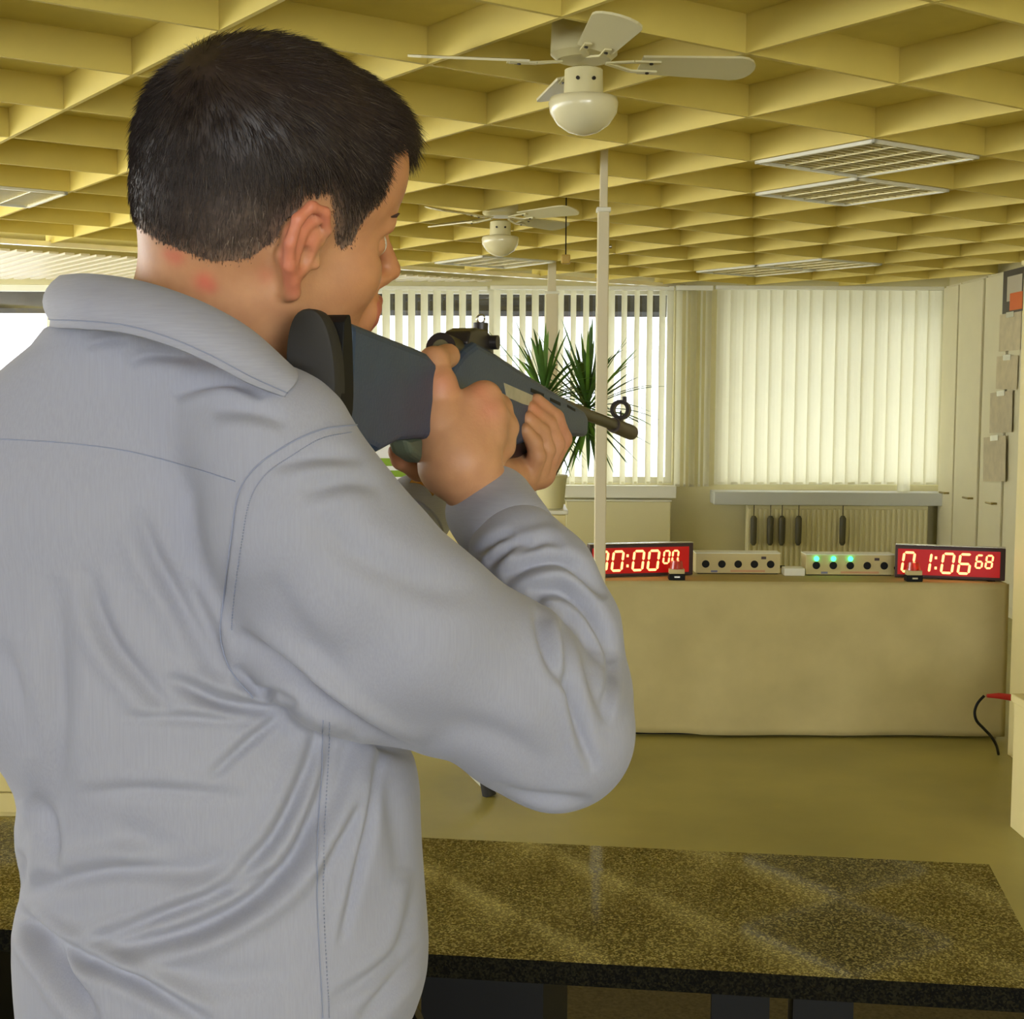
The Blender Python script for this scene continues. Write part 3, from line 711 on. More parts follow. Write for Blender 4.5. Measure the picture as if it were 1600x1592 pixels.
# ---- granite shooting bench
zG = .90
def gp(px, py): return at_z(px, py, zG)
fl, fr_, br, bl = gp(0, 1445), gp(1600, 1537), gp(1540, 1350), gp(0, 1280)
ax = (fr_ - fl).normalized()
sd = Vector((-ax.y, ax.x, 0))
oo = gp(660, 1490); wdp = (gp(1540, 1350) - oo).dot(sd)
xr = (gp(1545, 1350) - oo).dot(ax)
xr2 = (gp(1600, 1458) - oo).dot(ax)
e = empty('shooting_bench', oo + ax * .2 + sd * wdp / 2 - Vector((0, 0, zG)), 'dark speckled granite topped shooting bench in front of the man', 'table')
m = MB(); th = .0255
front_r = xr2 + (xr2 - xr) * .45
poly = [(-1.6, 0), (front_r, 0), (xr, wdp), (-1.6, wdp)]
m.prism(poly, (Vector((oo.x, oo.y, zG)), ax, sd, Vector((0, 0, 1))), th)
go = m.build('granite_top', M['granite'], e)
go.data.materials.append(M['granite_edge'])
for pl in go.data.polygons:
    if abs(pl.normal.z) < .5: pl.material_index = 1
def bleg(px0, px1, yy, dep=.05):
    d0 = (at_z(px0, yy, zG - th) - oo).dot(ax); d1 = (at_z(px1, yy, zG - th) - oo).dot(ax)
    mb = MB().prism([(d0, .03), (d1, .03), (d1, .03 + dep), (d0, .03 + dep)], (Vector((oo.x, oo.y, zG - th - .001)), ax, sd, Vector((0, 0, 1))), zG - th - .0055)
    mb.build('leg', M['black'], e)
bleg(640, 842, 1545, .30); bleg(1113, 1205, 1556, .08); bleg(1243, 1338, 1562, .08)
bleg(-320, -120, 1500, .3)

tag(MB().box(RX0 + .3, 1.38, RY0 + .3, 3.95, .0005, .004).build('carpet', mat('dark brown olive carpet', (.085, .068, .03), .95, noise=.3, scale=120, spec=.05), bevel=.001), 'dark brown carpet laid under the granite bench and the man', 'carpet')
# ---- stand foot seen below the elbow
pf = at_z(760, 1234, .02); Df = pf.y
e = empty('tripod_stand', (pf.x, Df, 0), 'white tubed stand foot with a black rubber tip below the man\'s elbow', 'stand')
top = at(690, 1130, Df - .1)
hub = Vector((pf.x - .46, Df + .22, .42))
MB().tube([Vector((pf.x, Df, .03)), hub], .0135, 12).build('leg', M['white_metal'], e, smooth='auto')
MB().cyl(Vector((pf.x + .012, Df - .008, .0)), Vector((pf.x - .004, Df, .055)), .027, .022, 18).build('rubber_tip', M['rubber'], e, smooth='auto')
for dx, dy in ((-.42, .25), (-.25, -.38)):
    b_ = Vector((hub.x + dx, hub.y + dy, .03)); MB().tube([b_, hub], .0135, 12).build('leg', M['white_metal'], e, smooth='auto')
    MB().cyl((b_.x, b_.y, 0), (b_.x, b_.y, .055), .026, .022, 16).build('rubber_tip', M['rubber'], e, smooth='auto')
MB().cyl(hub - Vector((0, 0, .04)), hub + Vector((0, 0, .25)), .02, .018, 14).build('hub', M['black'], e, smooth='auto')
# ================================================================== the marksman: implicit surfaces -> meshes
def axis_(segs):
    out = [segs[0][0]]
    for a, b, st in segs:
        n = max(1, int(round((b - a) / st))); out += list(a + (b - a) * (np.arange(1, n + 1) / n))
    return np.array(out, np.float32)
class Field:
    def __init__(s, xs, ys, zs):
        s.a = (xs, ys, zs); s.D = np.full((len(xs), len(ys), len(zs)), .25, np.float32)
    def put(s, fn, lo, hi, k=.01, mode='u'):
        m = k + .012; sl = []
        for ax, l, h in zip(s.a, lo, hi):
            i = max(0, int(np.searchsorted(ax, l - m)) - 1); j = min(len(ax), int(np.searchsorted(ax, h + m)) + 1)
            if j <= i: return
            sl.append(slice(i, j))
        X = s.a[0][sl[0]][:, None, None]; Y = s.a[1][sl[1]][None, :, None]; Z = s.a[2][sl[2]][None, None, :]
        d = fn(X, Y, Z).astype(np.float32); cur = s.D[sl[0], sl[1], sl[2]]
        if mode == 'u':
            h = np.clip(.5 + .5 * (cur - d) / k, 0, 1); s.D[sl[0], sl[1], sl[2]] = cur * (1 - h) + d * h - k * h * (1 - h)
        else:   # subtract
            d = -d; h = np.clip(.5 - .5 * (cur - d) / k, 0, 1); s.D[sl[0], sl[1], sl[2]] = cur * (1 - h) + d * h + k * h * (1 - h)
    def cone(s, a, b, ra, rb, k=.01, mode='u'):
        a = np.array(a, float); b = np.array(b, float); ab = b - a; L = max(ab @ ab, 1e-9)
        def fn(X, Y, Z):
            t = np.clip(((X - a[0]) * ab[0] + (Y - a[1]) * ab[1] + (Z - a[2]) * ab[2]) / L, 0, 1)
            return np.sqrt((X - a[0] - ab[0] * t) ** 2 + (Y - a[1] - ab[1] * t) ** 2 + (Z - a[2] - ab[2] * t) ** 2) - (ra + (rb - ra) * t)
        r = max(ra, rb); s.put(fn, np.minimum(a, b) - r, np.maximum(a, b) + r, k, mode)
    def chain(s, pts, rs, k=.01, mode='u'):
        for i in range(len(pts) - 1): s.cone(pts[i], pts[i + 1], rs[i], rs[i + 1], k, mode)
    def ell(s, c, r, Rm=None, k=.01, mode='u'):
        c = np.array(c, float); r = np.array(r, float); Rm = np.eye(3) if Rm is None else np.array(Rm)   # columns = axes
        def fn(X, Y, Z):
            dx, dy, dz = X - c[0], Y - c[1], Z - c[2]; k0 = 0; k1 = 0
            for i in range(3):
                q = dx * Rm[0, i] + dy * Rm[1, i] + dz * Rm[2, i]; k0 = k0 + (q / r[i]) ** 2; k1 = k1 + (q / r[i] ** 2) ** 2
            k0 = np.sqrt(k0); return k0 * (k0 - 1) / np.sqrt(k1 + 1e-12)
        e = np.sqrt(((Rm * r[None, :]) ** 2).sum(1)); s.put(fn, c - e, c + e, k, mode)
    def loft(s, zs, cx, cy, rx, ry, k=.03, p=2.3):
        zs, cx, cy, rx, ry = map(np.array, (zs, cx, cy, rx, ry)); o = np.argsort(zs); zs, cx, cy, rx, ry = [q[o] for q in (zs, cx, cy, rx, ry)]
        def smooth(z, v):
            return (np.interp(z - .012, zs, v) + np.interp(z, zs, v) + np.interp(z + .012, zs, v)) / 3
        def fn(X, Y, Z):
            a, b, c, d = smooth(Z, cx), smooth(Z, cy), smooth(Z, rx), smooth(Z, ry)
            q = (np.abs((X - a) / c) ** p + np.abs((Y - b) / d) ** p) ** (1 / p)
            side = (q - 1) * np.minimum(c, d); cap = np.maximum(zs[0] - Z, Z - zs[-1]) + 0 * side
            return np.maximum(side, cap)
        s.put(fn, (min(cx - rx), min(cy - ry), zs[0]), (max(cx + rx), max(cy + ry), zs[-1]), k)
    def mesh(s):
        D = s.D; ins = D < 0
        c = np.zeros(tuple(n - 1 for n in D.shape), np.uint8)
        for i in (0, 1):
            for j in (0, 1):
                for k in (0, 1): c += ins[i:D.shape[0] - 1 + i, j:D.shape[1] - 1 + j, k:D.shape[2] - 1 + k]
        act = np.argwhere((c > 0) & (c < 8)); del c
        I, J, K = act.T; idx = -np.ones(tuple(n - 1 for n in D.shape), np.int32); idx[I, J, K] = np.arange(len(act))
        xs, ys, zs = s.a; acc = np.zeros((len(act), 3)); cnt = np.zeros(len(act))
        cor = [(i, j, k) for i in (0, 1) for j in (0, 1) for k in (0, 1)]
        val = {q: D[I + q[0], J + q[1], K + q[2]] for q in cor}
        for q in cor:
            for ax in range(3):
                if q[ax]: continue
                r = list(q); r[ax] = 1; r = tuple(r); v0, v1 = val[q], val[r]; cr = (v0 < 0) != (v1 < 0)
                t = np.where(cr, v0 / np.where(cr, v0 - v1, 1), 0)
                P0 = [xs[I + q[0]], ys[J + q[1]], zs[K + q[2]]]; P1 = [xs[I + r[0]], ys[J + r[1]], zs[K + r[2]]]
                for m in range(3): acc[:, m] += np.where(cr, P0[m] + (P1[m] - P0[m]) * t, 0)
                cnt += cr
        V = acc / cnt[:, None]; F = []
        for ax in range(3):
            sl0 = [slice(None)] * 3; sl1 = [slice(None)] * 3; sl0[ax] = slice(0, -1); sl1[ax] = slice(1, None)
            a = ins[tuple(sl0)]; b = ins[tuple(sl1)]; e = np.argwhere(a != b); u, v = [(1, 2), (2, 0), (0, 1)][ax]
            e = e[(e[:, u] > 0) & (e[:, v] > 0) & (e[:, u] < D.shape[u] - 1) & (e[:, v] < D.shape[v] - 1)]
            flip = a[tuple(e.T)]
            def g(du, dv):
                q = e.copy(); q[:, u] -= du; q[:, v] -= dv; return idx[tuple(q.T)]
            Q = np.stack([g(1, 1), g(0, 1), g(0, 0), g(1, 0)], 1)
            Q[~flip] = Q[~flip][:, ::-1]; F.append(Q)
        F = np.concatenate(F); F = F[(F >= 0).all(1)]
        return V, F
def vnormals(V, F):
    n = np.cross(V[F[:, 2]] - V[F[:, 0]], V[F[:, 3]] - V[F[:, 1]]); N = np.zeros_like(V)
    for i in range(4):
        for c in range(3): N[:, c] += np.bincount(F[:, i], n[:, c], len(V))
    return N / (np.linalg.norm(N, axis=1)[:, None] + 1e-12)
def relax(V, F, it=3, w=.5, mask=None):
    E = np.concatenate([F[:, [i, (i + 1) % 4]] for i in range(4)])
    cnt = np.bincount(E[:, 0], minlength=len(V)) + np.bincount(E[:, 1], minlength=len(V))
    for t in range(it):
        for ww in (w, -w * .9):
            S = np.zeros_like(V)
            for c in range(3): S[:, c] = np.bincount(E[:, 0], V[E[:, 1], c], len(V)) + np.bincount(E[:, 1], V[E[:, 0], c], len(V))
            d = (S / np.maximum(cnt, 1)[:, None] - V) * ww
            if mask is not None: d *= mask[:, None]
            V = V + d
    return V
def quick_mesh(name, V, F, m, parent=None, smooth=True, cols=None, mats=None, fm=None):
    me = bpy.data.meshes.new(name); k = F.shape[1]; V = np.array(V, float)
    if XF: V = V * XF; V[:, 2] += CAMH * (1 - XF)
    me.vertices.add(len(V)); me.vertices.foreach_set('co', np.asarray(V, np.float32).ravel())
    me.loops.add(F.size); me.loops.foreach_set('vertex_index', F.astype(np.int32).ravel())
    me.polygons.add(len(F)); me.polygons.foreach_set('loop_start', np.arange(0, F.size, k, dtype=np.int32))
    me.polygons.foreach_set('use_smooth', np.full(len(F), bool(smooth)))
    me.update(calc_edges=True)
    for q in (mats or [m]): me.materials.append(q)
    if fm is not None: me.polygons.foreach_set('material_index', fm.astype(np.int32))
    if cols is not None:
        a = me.color_attributes.new('tint', 'FLOAT_COLOR', 'POINT')
        c4 = np.ones((len(V), 4), np.float32); c4[:, :3] = cols; a.data.foreach_set('color', c4.ravel())
    o = bpy.data.objects.new(name, me); COL.objects.link(o)
    if parent is not None: o.parent = parent; o.location = -wloc(parent)
    return o
XF = 1.15; FZ = CAMH * (1 - 1 / XF)      # the figure is laid out near the lens, then enlarged about it to life size
def Lz(z): return FZ + z * (1.08 - FZ) / 1.08
def W(px, py, D): return np.array(at(px, py, D))

# ---- materials of the figure
def skin_mat():
    m, nt, b = new_mat('skin'); at_ = nt.nodes.new('ShaderNodeVertexColor'); at_.layer_name = 'tint'
    n = nt.nodes.new('ShaderNodeTexNoise'); n.inputs['Scale'].default_value = 45; n.inputs['Detail'].default_value = 5
    tc = nt.nodes.new('ShaderNodeTexCoord'); nt.links.new(tc.outputs['Object'], n.inputs[0])
    mx = nt.nodes.new('ShaderNodeMix'); mx.data_type = 'RGBA'; mx.blend_type = 'MULTIPLY'; mx.inputs[0].default_value = 1
    rp = nt.nodes.new('ShaderNodeValToRGB'); rp.color_ramp.elements[0].position = .3; rp.color_ramp.elements[1].position = .7
    rp.color_ramp.elements[0].color = (.88, .82, .80, 1); rp.color_ramp.elements[1].color = (1.05, 1.04, 1.02, 1)
    nt.links.new(n.outputs[0], rp.inputs[0]); nt.links.new(at_.outputs[0], mx.inputs[6]); nt.links.new(rp.outputs[0], mx.inputs[7])
    nt.links.new(mx.outputs[2], b.inputs['Base Color']); b.inputs['Roughness'].default_value = .5
    b.inputs['Subsurface Weight'].default_value = .12; b.inputs['Subsurface Radius'].default_value = (.012, .005, .003); b.inputs['Subsurface Scale'].default_value = 1
    n2 = nt.nodes.new('ShaderNodeTexNoise'); n2.inputs['Scale'].default_value = 420; nt.links.new(tc.outputs['Object'], n2.inputs[0])
    bp = nt.nodes.new('ShaderNodeBump'); bp.inputs['Strength'].default_value = .25; bp.inputs['Distance'].default_value = .0006
    nt.links.new(n2.outputs[0], bp.inputs['Height']); nt.links.new(bp.outputs[0], b.inputs['Normal']); return m
M['skin'] = skin_mat()
def shirt_mat(name, col, tilt=0):
    m, nt, b = new_mat(name); tc = nt.nodes.new('ShaderNodeTexCoord'); mp = nt.nodes.new('ShaderNodeMapping')
    mp.inputs['Scale'].default_value = (900, 900, 26) if not tilt else (60, 60, 900)
    nt.links.new(tc.outputs['Object'], mp.inputs[0])
    n = nt.nodes.new('ShaderNodeTexNoise'); n.inputs['Scale'].default_value = 1.0; n.inputs['Detail'].default_value = 2
    nt.links.new(mp.outputs[0], n.inputs[0]); r = nt.nodes.new('ShaderNodeValToRGB')
    r.color_ramp.elements[0].position = .3; r.color_ramp.elements[1].position = .7
    r.color_ramp.elements[0].color = (*[c * .955 for c in col], 1); r.color_ramp.elements[1].color = (*[c * 1.035 for c in col], 1)
    nt.links.new(n.outputs[0], r.inputs[0]); nt.links.new(r.outputs[0], b.inputs['Base Color'])
    b.inputs['Roughness'].default_value = .75; b.inputs['Sheen Weight'].default_value = .15
    n2 = nt.nodes.new('ShaderNodeTexNoise'); n2.inputs['Scale'].default_value = 14; n2.inputs['Detail'].default_value = 3
    nt.links.new(tc.outputs['Object'], n2.inputs[0])
    bp = nt.nodes.new('ShaderNodeBump'); bp.inputs['Strength'].default_value = .35; bp.inputs['Distance'].default_value = .004
    nt.links.new(n2.outputs[0], bp.inputs['Height']); nt.links.new(bp.outputs[0], b.inputs['Normal']); return m
SHC = (0.330, 0.340, 0.412)
M['shirt'] = shirt_mat('pale blue cotton', SHC)
M['collar'] = shirt_mat('pale blue collar cotton', (0.33, 0.337, 0.405), 1)
M['thread'] = mat('blue stitching', (0.28, 0.31, 0.42), .8)
M['trousers'] = mat('black trousers', (0.012, 0.012, 0.015), .85)
M['leather'] = mat('black leather', (0.015, 0.012, 0.01), .35)
M['gold'] = mat('gold watch metal', (0.75, 0.52, 0.16), .25, metal=1)
def hair_mat():
    m, nt, b = new_mat('hair'); at_ = nt.nodes.new('ShaderNodeVertexColor'); at_.layer_name = 'tint'
    nt.links.new(at_.outputs[0], b.inputs['Base Color']); b.inputs['Roughness'].default_value = .45; b.inputs['Specular IOR Level'].default_value = .35
    return m
M['hair'] = hair_mat()

# ---- head frame (x forward, y left, z up), origin between the ears
hy, hp, hr = R(56.6), R(3), R(20.2)
f0 = np.array([math.sin(hy), math.cos(hy), 0]); zz = np.array([0, 0, 1.])
hf = f0 * math.cos(hp) - zz * math.sin(hp); hu = f0 * math.sin(hp) + zz * math.cos(hp); hl = np.cross(hu, hf)
hu, hl = hu * math.cos(hr) - hl * math.sin(hr), hl * math.cos(hr) + hu * math.sin(hr)
HR = np.stack([hf, hl, hu], 1)
HD, HS = .95, .82
HO = np.array([-.1676 * HD, HD, CAMH + .1184 * HD])
def H(x, y, z): return HO + HR @ (np.array([x, y, z], float) * HS)
class HeadField:
    def __init__(s, F): s.F = F
    def ell(s, c, r, Rm=None, k=.01, mode='u'): s.F.ell(c, [q * HS for q in r], Rm, k * HS, mode)
    def cone(s, a, b, ra, rb, k=.01, mode='u'): s.F.cone(a, b, ra * HS, rb * HS, k * HS, mode)
    def chain(s, p, r, k=.01, mode='u'): s.F.chain(p, [q * HS for q in r], k * HS, mode)
def head_shape(F, off=0.0, cran_only=False):
    F.ell(H(-.014, 0, .046), (.100 + off, .076 + off, .090 + off), HR, .01)
    F.ell(H(-.045, 0, .02), (.062 + off, .062 + off, .066 + off), HR, .02)
    F.ell(H(.046, 0, .055), (.056 + off, .064 + off, .062 + off), HR, .02)
    if cran_only: return
    F.ell(H(.040, 0, -.025), (.050, .057, .078), HR, .02)
    for s in (-1, 1):
        F.cone(H(-.008, .048 * s, -.045), H(.074, .016 * s, -.088), .020, .018, .02)
        F.ell(H(.054, .034 * s, -.024), (.026, .024, .024), HR, .025)
        F.cone(H(.078, .034 * s, .020), H(.092, .006 * s, .018), .010, .010, .012)
        F.ell(H(.084, .030 * s, .002), (.016, .016, .011), HR, .008, 'subtract')
        F.ell(H(.074, .030 * s, .002), (.0125, .0135, .0125), HR, .002)
        F.cone(H(.076, .042 * s, .001), H(.088, .020 * s, .000), .0025, .0025, .003)
        F.cone(H(.099, .010 * s, -.032), H(.104, .007 * s, -.031), .0070, .0070, .004)
    F.cone(H(.088, 0, .014), H(.1135, 0, -.025), .0070, .0090, .008)
    F.ell(H(.080, 0, -.094), (.020, .024, .018), HR, .02)
    F.ell(H(.090, 0, -.060), (.016, .030, .022), HR, .01)
    F.cone(H(.099, -.018, -.056), H(.1065, 0, -.053), .0042, .0052, .003); F.cone(H(.099, .018, -.056), H(.1065, 0, -.053), .0042, .0052, .003)
    F.cone(H(.098, -.017, -.066), H(.1035, 0, -.066), .0045, .0058, .003); F.cone(H(.098, .017, -.066), H(.1035, 0, -.066), .0045, .0058, .003)
    for s in (-1, 1):      # ears
        def e_(x, y, z): return H(x - .004, s * (.0735 + y), z)
        F.cone(e_(.000, .000, .010), e_(-.004, .002, -.012), .013, .010, .006)
        F.chain([e_(.010, .000, .002), e_(.013, .006, .018), e_(.006, .012, .032), e_(-.008, .017, .036), e_(-.019, .021, .026), e_(-.022, .022, .008), e_(-.018, .019, -.010), e_(-.010, .012, -.022), e_(-.005, .006, -.033)],
                [.0040, .0040, .0042, .0044, .0046, .0046, .0044, .0050, .0060], .003)
        F.chain([e_(.002, .009, .024), e_(-.010, .014, .018), e_(-.013, .014, .002), e_(-.008, .009, -.014)], [.003, .0035, .0035, .003], .003)
        F.chain([e_(-.004, .004, .026), e_(-.014, .010, .014), e_(-.014, .010, -.004), e_(-.006, .004, -.020)], [.007, .008, .008, .006], .004)
        F.cone(e_(.010, .001, -.006), e_(.010, .004, -.010), .004, .004, .003)
        F.ell(e_(-.003, .012, -.004), (.006, .006, .009), HR, .003, 'subtract')

# ---- rifle frame: plane of its right flank
RB, RM = np.array(at(505, 572, .905)), np.array(at(984, 672, 1.75))
rd = (RM - RB) / np.linalg.norm(RM - RB)
ru = np.array([0, 0, 1.]); ru = ru - rd * (ru @ rd); ru /= np.linalg.norm(ru)
rn = np.cross(rd, ru)          # to the rifle's right, towards the camera
ca = R(6); ru, rn = ru * math.cos(ca) + rn * math.sin(ca) * 0 + rn * 0, rn
def rp(px, py, off=0.0):
    """pixel -> (s, t) on the plane offset by off towards the right flank normal"""
    r = np.array(ray(px, py)); o_ = np.array(O); q = RB + rn * off; t = ((q - o_) @ rn) / (r @ rn); p = o_ + r * t - RB
    return float(p @ rd), float(p @ ru)
def rw(px, py, off=0.0):
    s_, t_ = rp(px, py, off); return RB + rd * s_ + ru * t_ + rn * off

# ---- body: one continuous surface (head, neck, trunk, arms, hands, legs)
bf = Field(axis_([(-.50, -.29, .008), (-.29, .085, .002), (.085, .17, .008)]), axis_([(.78, .84, .006), (.84, 1.46, .002), (1.46, 1.52, .006)]),
           axis_([(-.01, 1.34, .009), (1.34, 1.77, .002)]))
head_shape(HeadField(bf))
NB = W(300, 640, .97)
bf.cone(H(-.035, 0, -.02), NB, .050, .062, .03)
bf.cone(H(.0, 0, -.05), NB + np.array([.03, .02, 0]), .040, .05, .03)
# trunk core inside the shirt
Zp = lambda py, D: W(400, py, D)[2]
bf.loft([Zp(640, 1.), Zp(720, 1.), Zp(1000, 1.), Zp(1350, 1.), Zp(1600, 1.), .90], [W(300, 0, 1.)[0], W(260, 0, 1)[0], W(250, 0, 1)[0], W(340, 0, 1)[0], W(340, 0, 1)[0], -.2], [1.0] * 6,
        [.06, .12, .125, .110, .125, .12], [.05, .06, .08, .08, .09, .09], .02)
RS, RE, RWr = W(480, 800, .90), W(868, 1138, .965), W(760, 788, 1.08)
bf.chain([RS, RE, W(868, 985, 1.0), W(826, 885, 1.02), RWr], [.045, .034, .030, .027, .023], .01)
LS, LE, LWr = W(120, 720, 1.10), W(560, 1010, 1.13), W(668, 780, 1.23)
bf.chain([LS, LE, W(600, 890, 1.19), LWr], [.045, .034, .026, .022], .01)
for hx, kx, fx_ in ((-.265, -.26, -.25), (-.135, -.10, -.06)):
    bf.chain([(hx, 1.0, .95), (kx, 1.03, Lz(.50)), (fx_, 1.0, Lz(.09))], [.08, .05, .035], .02)
    bf.cone((fx_, .99, FZ + .05), (fx_ + .06, 1.12, FZ + .035), .035, .028, .02)
# right hand on the grip
DH = float(rw(700, 640, .0165)[1]) - .004
def h(px, py, dd): return W(px, py, DH + dd)
bf.cone(RWr, h(722, 722, -.018), .024, .0255, .012)
bf.cone(h(718, 724, -.014), h(712, 690, -.012), .0255, .024, .012)
bf.cone(h(712, 705, -.012), h(742, 640, -.006), .024, .018, .012)
bf.cone(h(735, 712, -.012), h(756, 668, -.006), .020, .017, .010)
bf.chain([h(697, 730, -.010), h(690, 660, -.016), h(686, 606, -.013), h(678, 566, -.006), h(700, 556, .020)], [.021, .0165, .0125, .0108, .0095], .006)
bf.cone(h(686, 612, -.013), h(686, 600, -.013), .0135, .0130, .004)
for (kx, ky, kd), (mx_, my_, md_), (tx, ty, td), r_ in (((757, 622, -.004), (776, 640, .020), (752, 662, .045), .0125), ((766, 648, -.008), (786, 668, .018), (748, 690, .045), .0122),
                                   ((764, 676, -.010), (782, 696, .016), (735, 715, .042), .0115), ((754, 702, -.012), (768, 718, .014), (715, 735, .038), .0102)):
    bf.chain([h(718, 690 + (ky - 660) * .3, -.012), h(kx, ky, kd), h(mx_, my_, md_), h(tx, ty, td)], [.012, r_, r_ * .95, r_ * .85], .0045)
bf.chain([h(752, 738, .03), h(700, 734, .045), h(654, 734, .035), h(628, 718, .022), h(620, 706, .015)], [.0085, .0085, .0085, .0078, .007], .004)
bf.chain([h(735, 715, .042), h(690, 718, .05), h(650, 728, .040), h(633, 716, .030)], [.0085, .0085, .008, .007], .004)
# left hand under the fore-end
DL = float(rw(838, 640, .0165)[1]) + .004
def g_(px, py, dd): return W(px, py, DL + dd)
bf.chain([LWr, g_(770, 744, -.06), g_(812, 742, -.015), g_(842, 738, .0)], [.022, .0175, .0170, .016], .008)
bf.cone(g_(800, 738, -.02), g_(848, 722, .012), .012, .012, .008)
for (p0, p1, p2, p3, r_) in (((850, 735, .015), (877, 686, .022), (866, 654, .010), (838, 628, -.012), .0100), ((846, 737, .000), (866, 694, .002), (855, 664, -.006), (829, 640, -.022), .0100),
                             ((838, 740, -.012), (852, 703, -.016), (845, 676, -.020), (824, 655, -.032), .0094), ((828, 741, -.024), (839, 714, -.030), (835, 692, -.034), (820, 672, -.042), .0082)):
    bf.chain([g_(*p0), g_(*p1), g_(*p2), g_(*p3)], [r_ * 1.12, r_, r_ * .92, r_ * .78], .0028)
bf.chain([g_(792, 742, -.03), g_(798, 722, .04), g_(812, 700, .06)], [.0125, .011, .009], .005)
BV, BF_ = bf.mesh(); del bf
BV = relax(BV, BF_, 2, .45); BN = vnormals(BV, BF_)
loc = (BV - HO) @ HR / HS
bpx = pix(BV)
tint = np.tile(np.array([.55, .285, .145]), (len(BV), 1))
def blend(w_, col):
    global tint
    w_ = np.clip(w_, 0, 1)[:, None]; tint = tint * (1 - w_) + np.array(col) * w_
near_head = np.linalg.norm(loc, axis=1) < .17
blend(np.where(near_head & (loc[:, 0] > .02), np.clip((loc[:, 0] - .02) / .07, 0, 1) * .55, 0), (.54, .215, .075))
ear = near_head & (np.abs(loc[:, 1]) > .080) & (np.abs(loc[:, 0] + .01) < .035) & (loc[:, 2] > -.045) & (loc[:, 2] < .045)
blend(np.where(ear, np.clip((np.abs(loc[:, 1]) - .079) / .008, 0, 1) * .75, 0), (.66, .21, .13))
lip = near_head & (loc[:, 0] > .094) & (loc[:, 2] < -.048) & (loc[:, 2] > -.074)
blend(np.where(lip, .8, 0), (.50, .12, .09))
for cx_, cy_, r_, wt in ((276, 402, 14, .55), (318, 440, 15, .75), (330, 448, 10, .5), (262, 396, 9, .4), (415, 430, 14, .25)):
    d = np.hypot(bpx[:, 0] - cx_, (bpx[:, 1] - cy_)) / r_; blend(np.where(BN @ np.array([0, -1, 0.]) > 0, np.exp(-d * d) * wt, 0), (.62, .12, .085))
hand = BV[:, 1] > 1.03
tn = np.clip(BV[:, 1] - 1.28, 0, .05) / .05; blend(np.where(hand, tn * .55, 0), (.60, .25, .16))
for cx_, cy_, r_ in ((690, 600, 20), (765, 640, 22), (750, 610, 15), (838, 640, 14), (622, 712, 20)):
    d = np.hypot(bpx[:, 0] - cx_, bpx[:, 1] - cy_) / r_; blend(np.where(hand, np.exp(-d * d) * .45, 0), (.62, .20, .12))
person = quick_mesh('person', BV, BF_, M['skin'], cols=tint)
tag(person, 'man in a pale blue shirt aiming a rifle, seen from behind', 'person')

# ---- shirt
sf = Field(axis_([(-.56, -.42, .008), (-.42, .115, .002), (.115, .13, .005)]), axis_([(.79, 1.14, .002), (1.14, 1.33, .006)]), axis_([(1.02, 1.64, .002)]))
rows = [(515, 95, 390, .955, .070), (560, 40, 440, .965, .082), (600, -5, 490, .975, .090), (680, -75, 545, .985, .100), (800, -120, 560, .99, .110), (1000, -70, 560, 1.0, .118), (1100, -25, 575, 1.0, .120),
        (1170, 8, 640, 1.0, .118), (1215, 44, 655, 1.0, .115), (1250, 42, 656, 1.0, .115), (1300, 34, 657, 1.0, .115), (1355, 56, 661, 1.0, .117), (1400, 38, 664, 1.0, .120), (1445, 34, 668, 1.0, .122), (1500, 36, 670, 1.0, .124),
        (1540, 40, 664, 1.0, .125), (1592, 44, 640, 1.0, .120), (1640, 45, 615, 1.0, .115)]
zs_ = [W(340, r[0], r[3])[2] for r in rows]
sf.loft(zs_, [(W(r[1], r[0], r[3])[0] + W(r[2], r[0], r[3])[0]) / 2 for r in rows], [r[3] for r in rows], [(W(r[2], r[0], r[3])[0] - W(r[1], r[0], r[3])[0]) / 2 for r in rows], [r[4] for r in rows], .02, 2.2)
sf.ell(W(235, 760, .985), (.125, .095, .075), None, .04)                       # shoulder blades and yoke
sf.chain([W(300, 600, .93), W(430, 700, .885), W(478, 800, .885)], [.040, .046, .056], .02)
sf.chain([W(474, 818, .888), W(542, 890, .893), W(640, 978, .905), W(780, 1064, .94), W(862, 1130, .965)], [.0600, .0585, .0575, .0555, .0525], .012)
sf.cone(W(560, 1010, .91), W(690, 1078, .93), .056, .044, .012)
sf.cone(W(815, 1128, .955), W(872, 1150, .968), .047, .048, .02)
sf.cone(W(470, 930, .93), W(560, 1010, .92), .055, .05, .03)
sf.chain([W(872, 1148, .968), W(884, 1080, .995), W(872, 985, 1.005), W(842, 905, 1.012), W(812, 862, 1.022)], [.047, .0445, .043, .039, .0335], .012)
sf.cone(W(812, 862, 1.022), W(784, 825, 1.050), .0325, .0315, .008)
sf.chain([W(150, 720, 1.07), W(300, 860, 1.13), LE], [.062, .060, .052], .055)
sf.chain([LE, W(600, 890, 1.19), W(644, 812, 1.215)], [.05, .038, .030], .02)
SV, SF_ = sf.mesh(); del sf
SV = relax(SV, SF_, 4, .5); SN = vnormals(SV, SF_)
spx = pix(SV); view = (np.array([0, 0, CAMH]) - SV); view /= np.linalg.norm(view, axis=1)[:, None]
facing = (SN * view).sum(1)
disp = np.zeros(len(SV))
